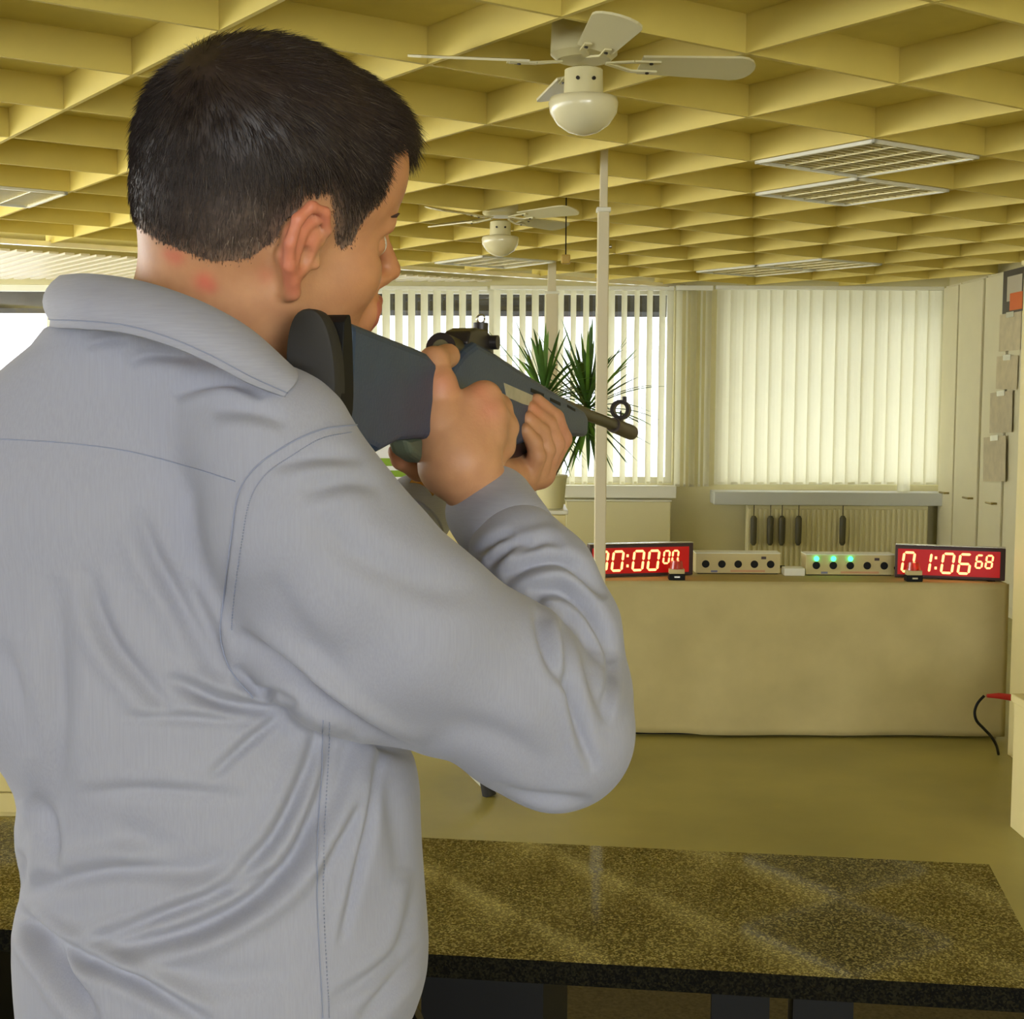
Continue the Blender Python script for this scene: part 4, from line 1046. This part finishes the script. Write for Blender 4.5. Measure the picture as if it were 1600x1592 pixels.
def spline_px(pts, n=14):
    P_ = np.array(pts, float); k = len(P_); t = np.linspace(0, k - 1, n * (k - 1) + 1); out = []
    for q in t:
        i = min(int(q), k - 2); u = q - i; p0, p1, p2, p3 = P_[max(i - 1, 0)], P_[i], P_[i + 1], P_[min(i + 2, k - 1)]
        out.append(.5 * ((2 * p1) + (-p0 + p2) * u + (2 * p0 - 5 * p1 + 4 * p2 - p3) * u * u + (-p0 + 3 * p1 - 3 * p2 + p3) * u ** 3))
    return np.array(out)
def fold(pts, wd, amp, side=1, ridge=.55, lo=None, hi=None, dmax=9.):
    """a crease along a line, with a soft ridge on one side; wd in px, amp in mm"""
    C = spline_px(pts, 8); a, b = C[:-1], C[1:]; L = np.concatenate([[0], np.cumsum(np.linalg.norm(b - a, axis=1))]); tot = L[-1]
    m = wd * 4.5; sel = np.where((facing > .05) & (spx[:, 0] > C[:, 0].min() - m) & (spx[:, 0] < C[:, 0].max() + m) & (spx[:, 1] > C[:, 1].min() - m) & (spx[:, 1] < C[:, 1].max() + m) & (SV[:, 1] < dmax))[0]
    P_ = spx[sel]; best = np.full(len(sel), 1e9); sg = np.zeros(len(sel)); al = np.zeros(len(sel))
    for i in range(len(a)):
        ab = b[i] - a[i]; l2 = ab @ ab + 1e-9; t = np.clip(((P_ - a[i]) @ ab) / l2, 0, 1); q = a[i] + t[:, None] * ab; d = np.linalg.norm(P_ - q, axis=1)
        cr_ = ab[0] * (P_[:, 1] - a[i][1]) - ab[1] * (P_[:, 0] - a[i][0]); u = d < best
        best = np.where(u, d, best); sg = np.where(u, np.sign(cr_), sg); al = np.where(u, (L[i] + t * np.sqrt(l2)) / tot, al)
    x = best * sg * side / wd; tap = np.sin(np.pi * np.clip(al, .0, 1)) ** .6
    tap = np.where((al <= 0) | (al >= 1), 0, tap) + 0
    prof = -np.exp(-x * x * 1.2) + ridge * np.exp(-((x - 1.9) / 1.1) ** 2) + ridge * .4 * np.exp(-((x + 1.8) / 1.3) ** 2)
    disp[sel] += amp * .001 * prof * tap
for args in (
    ([(459, 1105), (400, 1150), (324, 1219)], 9, 2.6, 1), ([(410, 1130), (300, 1124), (188, 1122)], 9, 1.8, 1),
    ([(255, 1062), (290, 1072), (350, 1098), (410, 1106), (468, 1104)], 12, 4.6, -1), ([(395, 1086), (435, 1078), (472, 1102)], 9, 3.0, 1),
    ([(497, 1128), (484, 1190), (440, 1290), (392, 1350), (325, 1402)], 12, 4.4, 1), ([(524, 1130), (500, 1250), (440, 1368), (306, 1453), (134, 1488)], 15, 6.5, -1),
    ([(445, 1358), (332, 1400), (197, 1452), (110, 1484)], 11, 3.6, 1), ([(365, 1332), (310, 1362), (175, 1362), (35, 1395)], 16, 4.0, 1),
    ([(18, 1415), (70, 1458), (127, 1497), (210, 1534), (330, 1600)], 12, 6.0, -1), ([(36, 1438), (88, 1503), (150, 1600)], 14, 7.5, 1),
    ([(56, 1240), (80, 1300), (90, 1365)], 12, 3.6, 1), ([(86, 900), (92, 1050), (90, 1200), (84, 1300)], 22, 3.4, 1),
    ([(596, 1160), (572, 1306), (532, 1480)], 8, 2.8, 1), ([(560, 1255), (530, 1320), (497, 1378)], 10, 2.4, 1), ([(548, 1140), (530, 1230), (500, 1300)], 14, 4.0, -1),
    ([(658, 1360), (632, 1470), (590, 1520), (515, 1568)], 12, 3.2, 1), ([(664, 1470), (610, 1540), (560, 1600)], 12, 3.2, -1),
    ([(214, 790), (246, 875), (277, 930), (313, 999), (345, 1062)], 15, 3.4, 1), ([(140, 890), (153, 950), (180, 1010), (222, 1062), (268, 1112)], 15, 3.6, 1),
    ([(290, 900), (330, 985), (352, 1050)], 12, 2.4, -1), ([(180, 1290), (260, 1330), (340, 1338)], 22, 2.6, 1), ([(120, 1240), (240, 1236), (390, 1248)], 12, 1.8, -1),
    ([(196, 568), (233, 553), (305, 556)], 11, 2.4, 1), ([(270, 618), (313, 600), (364, 595), (415, 620)], 11, 3.2, 1), ([(130, 540), (165, 530), (200, 532)], 9, 2.0, -1), ([(330, 640), (390, 640), (450, 660)], 14, 2.0, 1),
    ([(372, 985), (443, 1036), (513, 1100), (596, 1156), (660, 1180)], 13, 5.5, -1), ([(400, 1010), (470, 1075), (545, 1128)], 12, 3.0, 1), ([(366, 1040), (400, 1075), (430, 1082)], 10, 2.6, 1),
    ([(838, 930), (850, 997), (870, 1055), (892, 1080)], 10, 3.8, -1), ([(878, 965), (892, 1071), (911, 1154), (930, 1205)], 10, 3.8, 1), ([(948, 1020), (950, 1060), (944, 1130)], 8, 2.6, -1),
    ([(826, 928), (880, 925), (926, 962), (958, 1035)], 11, 5.5, 1), ([(786, 904), (835, 880), (889, 880), (946, 935)], 11, 5.0, 1),
    ([(740, 868), (777, 842), (806, 834)], 8, 2.8, 1), ([(762, 884), (802, 852), (832, 846)], 8, 2.8, 1), ([(800, 870), (850, 846), (880, 858)], 9, 2.2, -1),
    ([(480, 800), (560, 868), (670, 915), (760, 925)], 26, 2.2, -1), ([(420, 728), (490, 712), (570, 716)], 14, 2.4, 1), ([(470, 770), (540, 750), (600, 762)], 16, 2.0, 1),
    ([(770, 1226), (835, 1247), (925, 1252)], 10, 3.0, 1), ([(690, 1130), (780, 1150), (860, 1200)], 24, 2.0, 1), ([(420, 900), (470, 990), (540, 1060)], 24, 2.0, 1),
    ([(905, 985), (925, 1060), (940, 1120)], 10, 2.6, -1), ([(600, 1200), (620, 1290), (628, 1380)], 18, 1.8, 1), ([(240, 1500), (340, 1530), (450, 1520)], 24, 2.0, 1),
    ([(20, 1330), (34, 1350), (30, 1390)], 10, 3.0, 1), ([(0, 1000), (30, 1080), (50, 1180)], 20, 2.6, -1)):
    fold(args[0], args[1], args[2] * 1.8, args[3])

ff = np.clip(facing / .35, 0, 1)
SV = SV + SN * (disp * ff)[:, None]
SV = relax(SV, SF_, 1, .4)
shirt = quick_mesh('shirt', SV, SF_, M['shirt'], person)

# surface lookup for seams
from mathutils.bvhtree import BVHTree
ctr = spx
bvh = BVHTree.FromPolygons([tuple(v) for v in SV], [tuple(f) for f in SF_[(facing[SF_] > -.2).all(1)]])
def on_shirt(px, py, lift=.0006):
    r = ray(px, py).normalized(); hit = bvh.ray_cast(O, r)
    return hit[0] + hit[1].normalized() * lift * (1 if hit[1].dot(r) < 0 else -1) if hit[0] is not None else None
def seam(pts, r=.0008, name='seam', dash=None):
    C = spline_px(pts, 30); P_ = [on_shirt(*c) for c in C]; runs = []; cur = []
    for p in P_:
        if p is None or (cur and (p - cur[-1]).length > .02):
            if len(cur) > 2: runs.append(cur)
            cur = [] if p is None else [p]
        else: cur.append(p)
    if len(cur) > 2: runs.append(cur)
    mb = MB()
    for q in runs:
        q = [q[0]] + [(q[i - 1] + q[i] * 2 + q[i + 1]) / 4 for i in range(1, len(q) - 1)] + [q[-1]]
        if dash:
            for i in range(0, len(q) - 1, 2): mb.tube([q[i], q[i + 1]], r, 5)
        else: mb.tube(q, r, 6)
    if mb.v:
        so_ = mb.build(name, M['thread'], shirt, smooth=True)
        if dash: so_['kind'] = 'stuff'
seam([(0, 686), (100, 692), (200, 705), (300, 730), (368, 752)], .0004, 'yoke_seam')
seam([(560, 664), (500, 672), (440, 700), (395, 735), (372, 775), (362, 840), (352, 920), (345, 990), (362, 1050), (395, 1090)], .0005, 'armhole_seam')
seam([(548, 676), (500, 686), (452, 714), (412, 745), (390, 785), (378, 850), (368, 920), (362, 985)], .0004, 'armhole_stitching', dash=1)
seam([(505, 1125), (502, 1200), (498, 1290), (495, 1380), (498, 1470), (503, 1560), (504, 1590)], .0004, 'side_seam')
seam([(515, 1128), (512, 1200), (508, 1290), (505, 1380), (508, 1470), (513, 1560), (514, 1590)], .00035, 'side_stitching', dash=1)

# ---- collar: stand and fall around the neck
def ring_curve(pts, n=96):
    P_ = np.array([W(*p) for p in pts]); k = len(P_); out = []
    for q in np.linspace(0, k - 1e-6, n, endpoint=True):
        i = int(q) ; u = q - i; i = min(i, k - 2) if not True else i
        p0, p1, p2, p3 = P_[max(i - 1, 0)], P_[min(i, k - 1)], P_[min(i + 1, k - 1)], P_[min(i + 2, k - 1)]
        out.append(.5 * ((2 * p1) + (-p0 + p2) * u + (2 * p0 - 5 * p1 + 4 * p2 - p3) * u * u + (-p0 + 3 * p1 - 3 * p2 + p3) * u ** 3))
    return out
#  the fall: outer fold-over from the far left round the near side to the right tip
top = [(330, 470, 1.055), (215, 440, 1.045), (135, 430, 1.005), (97, 434, .955), (98, 431, .908), (140, 429, .872), (205, 437, .858), (270, 455, .850), (335, 482, .848), (395, 518, .855), (455, 572, .872)]
bot = [(330, 540, 1.07), (205, 520, 1.06), (122, 505, 1.02), (90, 508, .955), (92, 512, .893), (130, 514, .853), (195, 520, .838), (260, 538, .830), (325, 566, .830), (385, 598, .836), (437, 618, .848)]
nT = 90
T_, B_ = ring_curve(top, nT), ring_curve(bot, nT)
def strip(rows, th=None):
    vs = []; n = len(rows[0]); fs = []
    for r in rows: vs += [tuple(p) for p in r]
    for j in range(len(rows) - 1):
        for i in range(n - 1): fs.append((j * n + i, j * n + i + 1, (j + 1) * n + i + 1, (j + 1) * n + i))
    return MB().add(vs, fs)
cen = np.array(W(290, 520, .955))
rowsC = []
for j in range(9):
    t = j / 8; row = []
    for a, b in zip(T_, B_):
        p = a * (1 - t) + b * t; o_ = p - cen; o_[2] = 0; o_ /= np.linalg.norm(o_) + 1e-9
        row.append(p + o_ * (.006 * math.sin(math.pi * min(1, t * 1.15)) ** .8 + .003 * (1 - (1 - t) ** 3)))
    rowsC.append(row)
inner = []
for j in range(5):
    t = j / 4; row = []
    for a, b in zip(T_, B_):
        o_ = a - cen; o_[2] = 0; o_ /= np.linalg.norm(o_) + 1e-9; row.append(a * (1 - t * .75) + b * t * .75 - o_ * (.004 + .012 * t))
    inner.append(row)
cm = strip(inner[::-1] + rowsC); col_ = cm.build('collar', M['collar'], shirt, smooth=True)
md = col_.modifiers.new('t', 'SOLIDIFY'); md.thickness = .0016; md.offset = 0
st = MB(); st.tube([Vector(p) for p in [rowsC[7][i] * .86 + rowsC[6][i] * .14 + (rowsC[7][i] - cen) / np.linalg.norm(rowsC[7][i] - cen) * .0012 for i in range(2, nT - 2)]], .0004, 5)
st.build('collar_stitching', M['thread'], shirt, smooth=True)

# ---- cuffs
def cuff(a, b, ra, rb, name='cuff', sq=1.0):
    a, b = np.array(a), np.array(b); d = (b - a) / np.linalg.norm(b - a); x = np.cross(d, [0, 0, 1.]); x /= np.linalg.norm(x); y = np.cross(d, x); n = 48
    prof = [(-.03, ra * .96), (0, ra), (.3, ra * .5 + rb * .5 + .0006), (.92, rb + .0006), (1.0, rb), (1.0, rb - .0035), (.9, rb - .004), (.3, ra - .006)]
    vs = []; fs = []
    for t, r in prof:
        for k in range(n):
            an = 2 * math.pi * k / n; vs.append(a + (b - a) * t + (x * math.cos(an) + y * math.sin(an) * sq) * r)
    for j in range(len(prof) - 1):
        for k in range(n): fs.append((j * n + k, j * n + (k + 1) % n, (j + 1) * n + (k + 1) % n, (j + 1) * n + k))
    o = MB().add(vs, fs).build(name, M['collar'], shirt, smooth='auto')
    return o
cuff(W(806, 852, 1.028), W(763, 790, 1.082), .0340, .0345)
cuff(W(642, 816, 1.213), W(664, 784, 1.232), .0315, .0305)
c_ = W(672, 777, 1.233); d_ = W(770, 744, 1.315) - c_; d_ /= np.linalg.norm(d_)
wa = c_ + d_ * .002
# wrist watch on the left wrist
x_ = np.cross(d_, [0, 0, 1.]); x_ /= np.linalg.norm(x_); y_ = np.cross(d_, x_)
wt = MB(); ringp = [wa + (x_ * math.cos(t) + y_ * math.sin(t)) * .0255 for t in np.linspace(0, 2 * math.pi, 33)]
for i in range(32): wt.beam(ringp[i], ringp[i + 1], .010, .004, up=tuple(np.array(ringp[i]) - wa))
wt.build('watch_band', M['gold'], person)
fc = wa + (W(652, 758, 1.19) - wa) / np.linalg.norm(W(652, 758, 1.19) - wa) * .027; nn_ = (fc - wa) / np.linalg.norm(fc - wa)
MB().cyl(fc - nn_ * .001, fc + nn_ * .007, .013, .012, 24).build('watch_case', M['gold'], person, smooth='auto')

# ---- hair: a cap that thins out at the hairline plus combed strands
HL = np.array([(-.125, -.012), (-.095, -.018), (-.070, -.021), (-.045, -.014), (-.028, .004), (-.020, .020), (-.012, .040), (.006, .046), (.016, .030), (.024, .008), (.034, .000), (.042, .006), (.045, .022), (.050, .036), (.058, .048), (.060, .062), (.058, .080), (.070, .092), (.13, .092)])
def hair_mask(L):
    """signed distance-like value above the hairline in the side profile"""
    x, z = L[:, 0], L[:, 2] + .030 * np.exp(-(L[:, 1] / .034) ** 2) * (L[:, 0] > .04); P_ = np.stack([x, z], 1); best = np.full(len(L), 9.); a, b = HL[:-1], HL[1:]
    for i in range(len(a)):
        ab = b[i] - a[i]; t = np.clip(((P_ - a[i]) @ ab) / (ab @ ab), 0, 1); best = np.minimum(best, np.linalg.norm(P_ - a[i] - t[:, None] * ab, axis=1))
    # inside test: polygon closed over the top
    poly = np.vstack([HL, [(.13, .3), (-.3, .3), (-.3, -.045)]]); ins = np.zeros(len(L), bool); j = len(poly) - 1
    for i in range(len(poly)):
        xi, zi = poly[i]; xj, zj = poly[j]
        c = ((zi > z) != (zj > z)) & (x < (xj - xi) * (z - zi) / (zj - zi + 1e-12) + xi); ins ^= c; j = i
    return np.where(ins, best, -best)
hm = np.where(np.linalg.norm(loc - np.array([-.01, 0, .04]), axis=1) < .125, hair_mask(loc), -1)
hm = np.where((np.abs(loc[:, 1]) > .0775) & (loc[:, 2] < .042) & (loc[:, 0] > -.035), -1, hm)
topw = np.clip((loc[:, 2] - .03) / .07, 0, 1); frontw = np.clip((loc[:, 0] - .03) / .05, 0, 1) * topw
thick = np.clip(hm / .022, 0, 1) ** .7 * (.0025 + .0065 * topw - .002 * frontw)
selF = BF_[(hm[BF_] > -.0005).all(1)]
used = np.unique(selF); remap = -np.ones(len(BV), int); remap[used] = np.arange(len(used))
rs = np.random.RandomState(3)
def lump(P_, f, a): return a * (np.sin(P_[:, 0] * f + 1.3) * np.sin(P_[:, 1] * f * 1.3 + .5) * np.sin(P_[:, 2] * f * .8))
cap = BV[used] + BN[used] * HS * (thick[used] + lump(loc[used], 160, .0012) * topw[used] + .0004)[:, None]
def hair_color(L, n, jit):
    low = np.clip((.055 - L[:, 2]) / .075, 0, 1) * np.clip((L[:, 0] + .105) / .05, .15, 1)
    base = np.array([.028, .018, .015])[None] * (1 - low[:, None]) + np.array([.14, .098, .075])[None] * low[:, None]
    g = jit[:, None] * (.25 + low[:, None] * .9)
    return base * (1 + (rs.rand(n)[:, None] - .5) * .8) + g * np.array([.34, .28, .22])[None]
capcol = hair_color(loc[used], len(used), np.zeros(len(used)))
edge = np.clip(1 - hm[used] / .012, 0, 1)[:, None] * .6
capcol = capcol * (1 - edge) + np.array([.32, .19, .12]) * edge
hair = quick_mesh('hair', cap, remap[selF], M['hair'], person, cols=capcol)
tag(hair, 'short dark brown hair greying at the sides')
NS = 34000
cand = np.where(hm > -.0035)[0]
pk = rs.choice(cand, NS); dens = np.clip((hm[pk] + .0035) / .008, .06, 1); pk = pk[rs.rand(NS) < dens]; NS = len(pk)
L0 = loc[pk]; N0 = BN[pk] @ HR; root = L0 + N0 * (thick[pk] * .7)[:, None] + rs.normal(0, .0008, (NS, 3))
tw = topw[pk]; wh = np.array([-.075, -.01, .105])
away = L0 - wh; away /= np.linalg.norm(away, axis=1)[:, None] + 1e-6
down = np.tile([.12, 0, -1.], (NS, 1)) + np.where(L0[:, :1] > .0, 1, 0) * np.array([[.25, 0, 0]])
dr = away * tw[:, None] * 1.3 + down * (1 - tw[:, None]) + rs.normal(0, .20, (NS, 3))
dr -= N0 * (dr * N0).sum(1)[:, None]; dr /= np.linalg.norm(dr, axis=1)[:, None] + 1e-6
fr_w = frontw[pk]; dr = dr + N0 * (.16 + .16 * rs.rand(NS) + .04 * fr_w)[:, None]; dr /= np.linalg.norm(dr, axis=1)[:, None]
ln = (.0045 + .012 * tw + .006 * np.clip(hm[pk] / .03, 0, 1) + .006 * fr_w) * (.6 + .7 * rs.rand(NS)) * np.clip((hm[pk] + .006) / .012, .35, 1)
jit = (rs.rand(NS) < .17) * rs.rand(NS) ** 1.2
colr = hair_color(L0, NS, jit)
sidev = np.cross(dr, N0); sidev /= np.linalg.norm(sidev, axis=1)[:, None] + 1e-9
radp = .00026; rings = []
for t, rr in ((0, 1), (.5, .85), (1, .15)):
    c = root + dr * (ln * t)[:, None] - N0 * (ln * .10 * t * t)[:, None]
    for k in range(3):
        an = 2 * math.pi * k / 3; rings.append(c + (sidev * math.cos(an) + N0 * math.sin(an)) * radp * rr)
SVh = np.stack(rings, 1).reshape(-1, 3) @ HR.T * HS + HO
fb = []
for j in range(2):
    for k in range(3): fb.append((j * 3 + k, j * 3 + (k + 1) % 3, (j + 1) * 3 + (k + 1) % 3, (j + 1) * 3 + k))
Fh = (np.arange(NS)[:, None, None] * 9 + np.array(fb)[None]).reshape(-1, 4)
so = quick_mesh('hair_strands', SVh, Fh, M['hair'], hair, cols=np.repeat(colr, 9, 0)); so['kind'] = 'stuff'
# eyebrows, eyes
eb = MB()
for s in (-1, 1):
    for k in range(60):
        u = k / 60; p = H(.094 - .018 * u ** 1.5, s * (.012 + .036 * u), .024 + .006 * math.sin(u * 2.2)); q = p + HR @ np.array([.003, s * .005, .001]); eb.tube([p, (p + q) / 2, q], [.0004, .0005, .0001], 4)
eb.build('eyebrows', mat('brow hair', (.05, .03, .02), .6), person)
for s in (-1, 1): MB().ball(H(.0757, .030 * s, .002), .0118 * HS, 16, 12).build('eye', mat('eye white', (.75, .72, .68), .15), person, smooth=True)

# ---- trousers, belt, shoes
tf = Field(axis_([(-.44, .06, .006)]), axis_([(.84, 1.18, .006)]), axis_([(FZ + .02, 1.10, .008)]))
tf.loft([1.03, 1.0, .95, .86, .80], [-.203, -.205, -.20, -.20, -.20], [1.0] * 5, [.132, .148, .158, .155, .14], [.112, .118, .118, .108, .09], .03)
for hx, kx, fx_ in ((-.270, -.262, -.25), (-.130, -.10, -.06)):
    tf.chain([(hx, 1.0, .86), (kx, 1.02, Lz(.50)), (fx_, .99, Lz(.08))], [.092, .072, .058], .02)
TV, TF_ = tf.mesh(); TV = relax(TV, TF_, 2, .5); TV = TV + vnormals(TV, TF_) * (.0025 * np.sin(TV[:, 2] * 60 + TV[:, 0] * 40))[:, None]
quick_mesh('trousers', TV, TF_, M['trousers'], person)
be = MB(); n = 64; vs = []
for z, e_ in ((1.0, .001), (1.0, .006), (1.034, .006), (1.034, .001)):
    for k in range(n):
        a = 2 * math.pi * k / n; c, s_ = math.cos(a), math.sin(a); vs.append((-.203 + math.copysign(abs(c) ** .87, c) * (.136 + e_), 1.0 + math.copysign(abs(s_) ** .87, s_) * (.115 + e_), z))
be.add(vs, [(j * n + k, j * n + (k + 1) % n, ((j + 1) % 4) * n + (k + 1) % n, ((j + 1) % 4) * n + k) for j in range(4) for k in range(n)])
be.build('belt', M['leather'], person, smooth='auto')
for fx_ in (-.25, -.06):
    f_ = Field(axis_([(fx_ - .08, fx_ + .16, .005)]), axis_([(.88, 1.28, .005)]), axis_([(FZ - .01, FZ + .16, .005)]))
    f_.chain([(fx_ - .01, .965, FZ + .042), (fx_ + .03, 1.05, FZ + .040), (fx_ + .075, 1.165, FZ + .032)], [.042, .044, .034], .02)
    f_.cone((fx_, .985, FZ + .06), (fx_, .985, FZ + .11), .042, .042, .02)
    v, q = f_.mesh(); v[:, 2] = np.maximum(v[:, 2], FZ + .0045); quick_mesh('shoe', v, q, M['leather'], person)

# ================================================================== the air rifle (built in its own plane)
M['stock'] = mat('blue grey rifle stock', (0.024, 0.050, 0.105), .42, noise=.10, scale=30, bump=.15, bscale=300)
M['grip'] = mat('grey green grip', (0.10, 0.12, 0.08), .5)
M['sticker'] = mat('aged cream sticker', (0.42, 0.38, 0.26), .6, noise=.15, scale=60)
V3 = lambda a: Vector([float(q) for q in a])
def xf_pt(p): return Vector((0, 0, CAMH)) + (Vector(p) - Vector((0, 0, CAMH))) * XF
rifle = empty('air_rifle', xf_pt(V3(RB)), 'blue grey stocked air rifle held at the shoulder by the man', 'rifle')
def rprism(poly, off, th, name, m, bevel=0, parent=None, seg=3):
    pts = [rp(x, y, off) for x, y in poly]
    return MB().prism(pts, (V3(RB + rn * off), V3(rd), V3(ru), V3(rn)), th).build(name, m, parent or rifle, bevel=bevel * XF, seg=seg, smooth='auto' if not bevel else False)
HT = .0165
def sm_poly(p, n=5): 
    c = spline_px(list(p) + [p[0]], n)[:-1]; return [tuple(q) for q in c]
stock = rprism([(551, 501), (600, 521), (650, 541), (672, 551), (690, 573), (703, 583), (716, 562), (730, 545), (747, 533), (770, 546), (840, 592), (915, 641), (921, 652), (920, 683), (886, 680), (850, 686),
                (800, 700), (765, 700), (720, 702), (690, 690), (664, 686), (628, 690), (594, 709), (560, 692), (543, 676)], HT, HT * 2, 'stock', M['stock'], bevel=.006)
rprism(sm_poly([(538, 502), (545, 491), (549, 500), (552, 560), (552, 640), (541, 684), (530, 676), (534, 600)], 3), HT + .0005, HT * 2 + .001, 'spacer_plate', M['black'], bevel=.001)
# recoil pad: rounded end face, swept a little along the bore axis
s0, t0 = rp(537, 485, HT); s1, t1 = rp(537, 690, HT); hgt = t0 - t1; mb = MB(); n = 40; rows_ = []
for j, (ds, sc) in enumerate(((-.012, .80), (-.011, .92), (-.008, .985), (-.004, 1.0), (.0015, 1.0))):
    for k in range(n):
        a = 2 * math.pi * k / n; yy = math.copysign(abs(math.sin(a)) ** .95, math.sin(a)) * (hgt / 2) * (1 - (1 - sc) * .35); xx = math.copysign(abs(math.cos(a)) ** .8, math.cos(a)) * (HT + .001) * sc
        p = RB + rd * (s0 + ds - yy * .18) + ru * ((t0 + t1) / 2 + yy) + rn * xx; rows_.append(tuple(p))
fs = [(j * n + k, j * n + (k + 1) % n, (j + 1) * n + (k + 1) % n, (j + 1) * n + k) for j in range(4) for k in range(n)] + [tuple(range(n))[::-1], tuple(range(4 * n, 5 * n))]
mb.add(rows_, fs); pad = mb.build('butt_pad', M['rubber'], rifle, smooth='auto')
q = RB + rd * (s0 - .0118) + ru * rp(484, 606, 0)[1] + rn * (-.001)
MB().cyl(V3(q), V3(q - rd * .002), .0032, n=14).build('screw', M['steel'], pad)
rprism([(638, 688), (664, 682), (705, 690), (712, 712), (690, 726), (664, 724), (646, 712)], .009, .018, 'pistol_grip', M['grip'], bevel=.005)
rprism([(772, 694), (828, 684), (833, 708), (815, 716), (785, 719)], .010, .020, 'trigger_housing', mat('dark red brown housing', (.035, .015, .015), .5), bevel=.003)
MB().tube([V3(rw(772, 700, 0)), V3(rw(768, 722, 0)), V3(rw(785, 730, 0)), V3(rw(800, 720, 0))], .0018, 8).build('trigger_guard', M['black'], rifle, smooth=True)
b0_, b1_ = rw(905, 643, 0), rw(978, 671, 0)
MB().cyl(V3(b0_ - (b1_ - b0_) * .75), V3(b1_), .0068, .0064, 20).build('barrel', M['dark_metal'], rifle, smooth='auto')
MB().cyl(V3(rw(958, 664, 0)), V3(rw(986, 676, 0)), .0088, .0092, 20).build('muzzle_weight', mat('worn dark steel', (.09, .07, .055), .4, metal=.7), rifle, smooth='auto')
rprism([(750, 550), (775, 552), (915, 646), (915, 655), (845, 610), (770, 565)], .011, .022, 'receiver', M['dark_metal'], bevel=.002)
# globe front sight
fc_ = rw(970, 640, 0); fsn = MB(); nn_ = 28; vs = []
for o_, r_ in ((-.006, .0118), (.006, .0118), (.006, .0075), (-.006, .0075)):
    vs += [tuple(fc_ + rd * o_ + (ru * math.cos(2 * math.pi * k / nn_) + rn * math.sin(2 * math.pi * k / nn_)) * r_) for k in range(nn_)]
fsn.add(vs, [(j * nn_ + k, j * nn_ + (k + 1) % nn_, ((j + 1) % 4) * nn_ + (k + 1) % nn_, ((j + 1) % 4) * nn_ + k) for j in range(4) for k in range(nn_)])
fsn.beam(V3(fc_ - ru * .010), V3(fc_ - ru * .026), .005, .012, up=tuple(rd))
fo = fsn.build('front_sight', M['dark_metal'], rifle, smooth='auto')
MB().cyl(V3(fc_ - ru * .008 - rn * 0), V3(fc_ - ru * .001), .0012, n=8).build('sight_post', M['dark_metal'], fo)
MB().cyl(V3(fc_ + rn * .004 + ru * .010), V3(fc_ + rn * .004 + ru * .016), .003, n=10).build('knob', M['dark_metal'], fo)
# rear aperture sight
rs_ = rprism([(731, 534), (735, 516), (745, 511), (762, 514), (771, 530), (773, 562), (752, 552), (733, 546)], .011, .022, 'rear_sight', M['dark_metal'], bevel=.002)
c_ = rw(751, 510, 0); MB().cyl(V3(c_ - ru * .008), V3(c_ + ru * .0035), .0065, n=18).build('knob', M['dark_metal'], rs_, smooth='auto')
MB().tube([V3(c_ + ru * .004 + (rn * math.cos(a) * .0035 + ru * math.sin(a) * .0035 + ru * .003)) for a in np.linspace(0, 6.28, 14)], .0009, 6).build('wire_loop', M['steel'], rs_, smooth=True)
c_ = rw(764, 534, .009); MB().cyl(V3(c_), V3(c_ + rn * .008), .006, n=18).build('knob', M['dark_metal'], rs_, smooth='auto')
c_ = rw(697, 546, 0)
ey = MB(); ey.cyl(V3(c_ - rd * .012), V3(c_ + rd * .014), .0125, .0115, 24).cyl(V3(c_ + rd * .01), V3(rw(740, 540, 0)), .0055, .006, 16)
ey.build('eyepiece', M['dark_metal'], rifle, smooth='auto')
MB().cyl(V3(c_ - rd * .0125), V3(c_ - rd * .0121), .007, n=18).build('eyepiece_disc', mat('olive disc', (.12, .11, .05), .4), rifle)
rprism([(788, 598), (863, 631), (863, 643), (817, 631), (792, 620)], HT + .0006, .0006, 'sticker', M['sticker'])
for i, (x, y) in enumerate(((840, 613), (868, 627), (893, 637))):
    rprism([(x - 10 + i * 2, y - 7 + i), (x + 10 - i * 2, y + 2), (x + 10 - i * 2, y + 8 - i), (x - 10 + i * 2, y - 1)], HT + .0004, .0006, 'vent_slot', M['black'])
XF = None
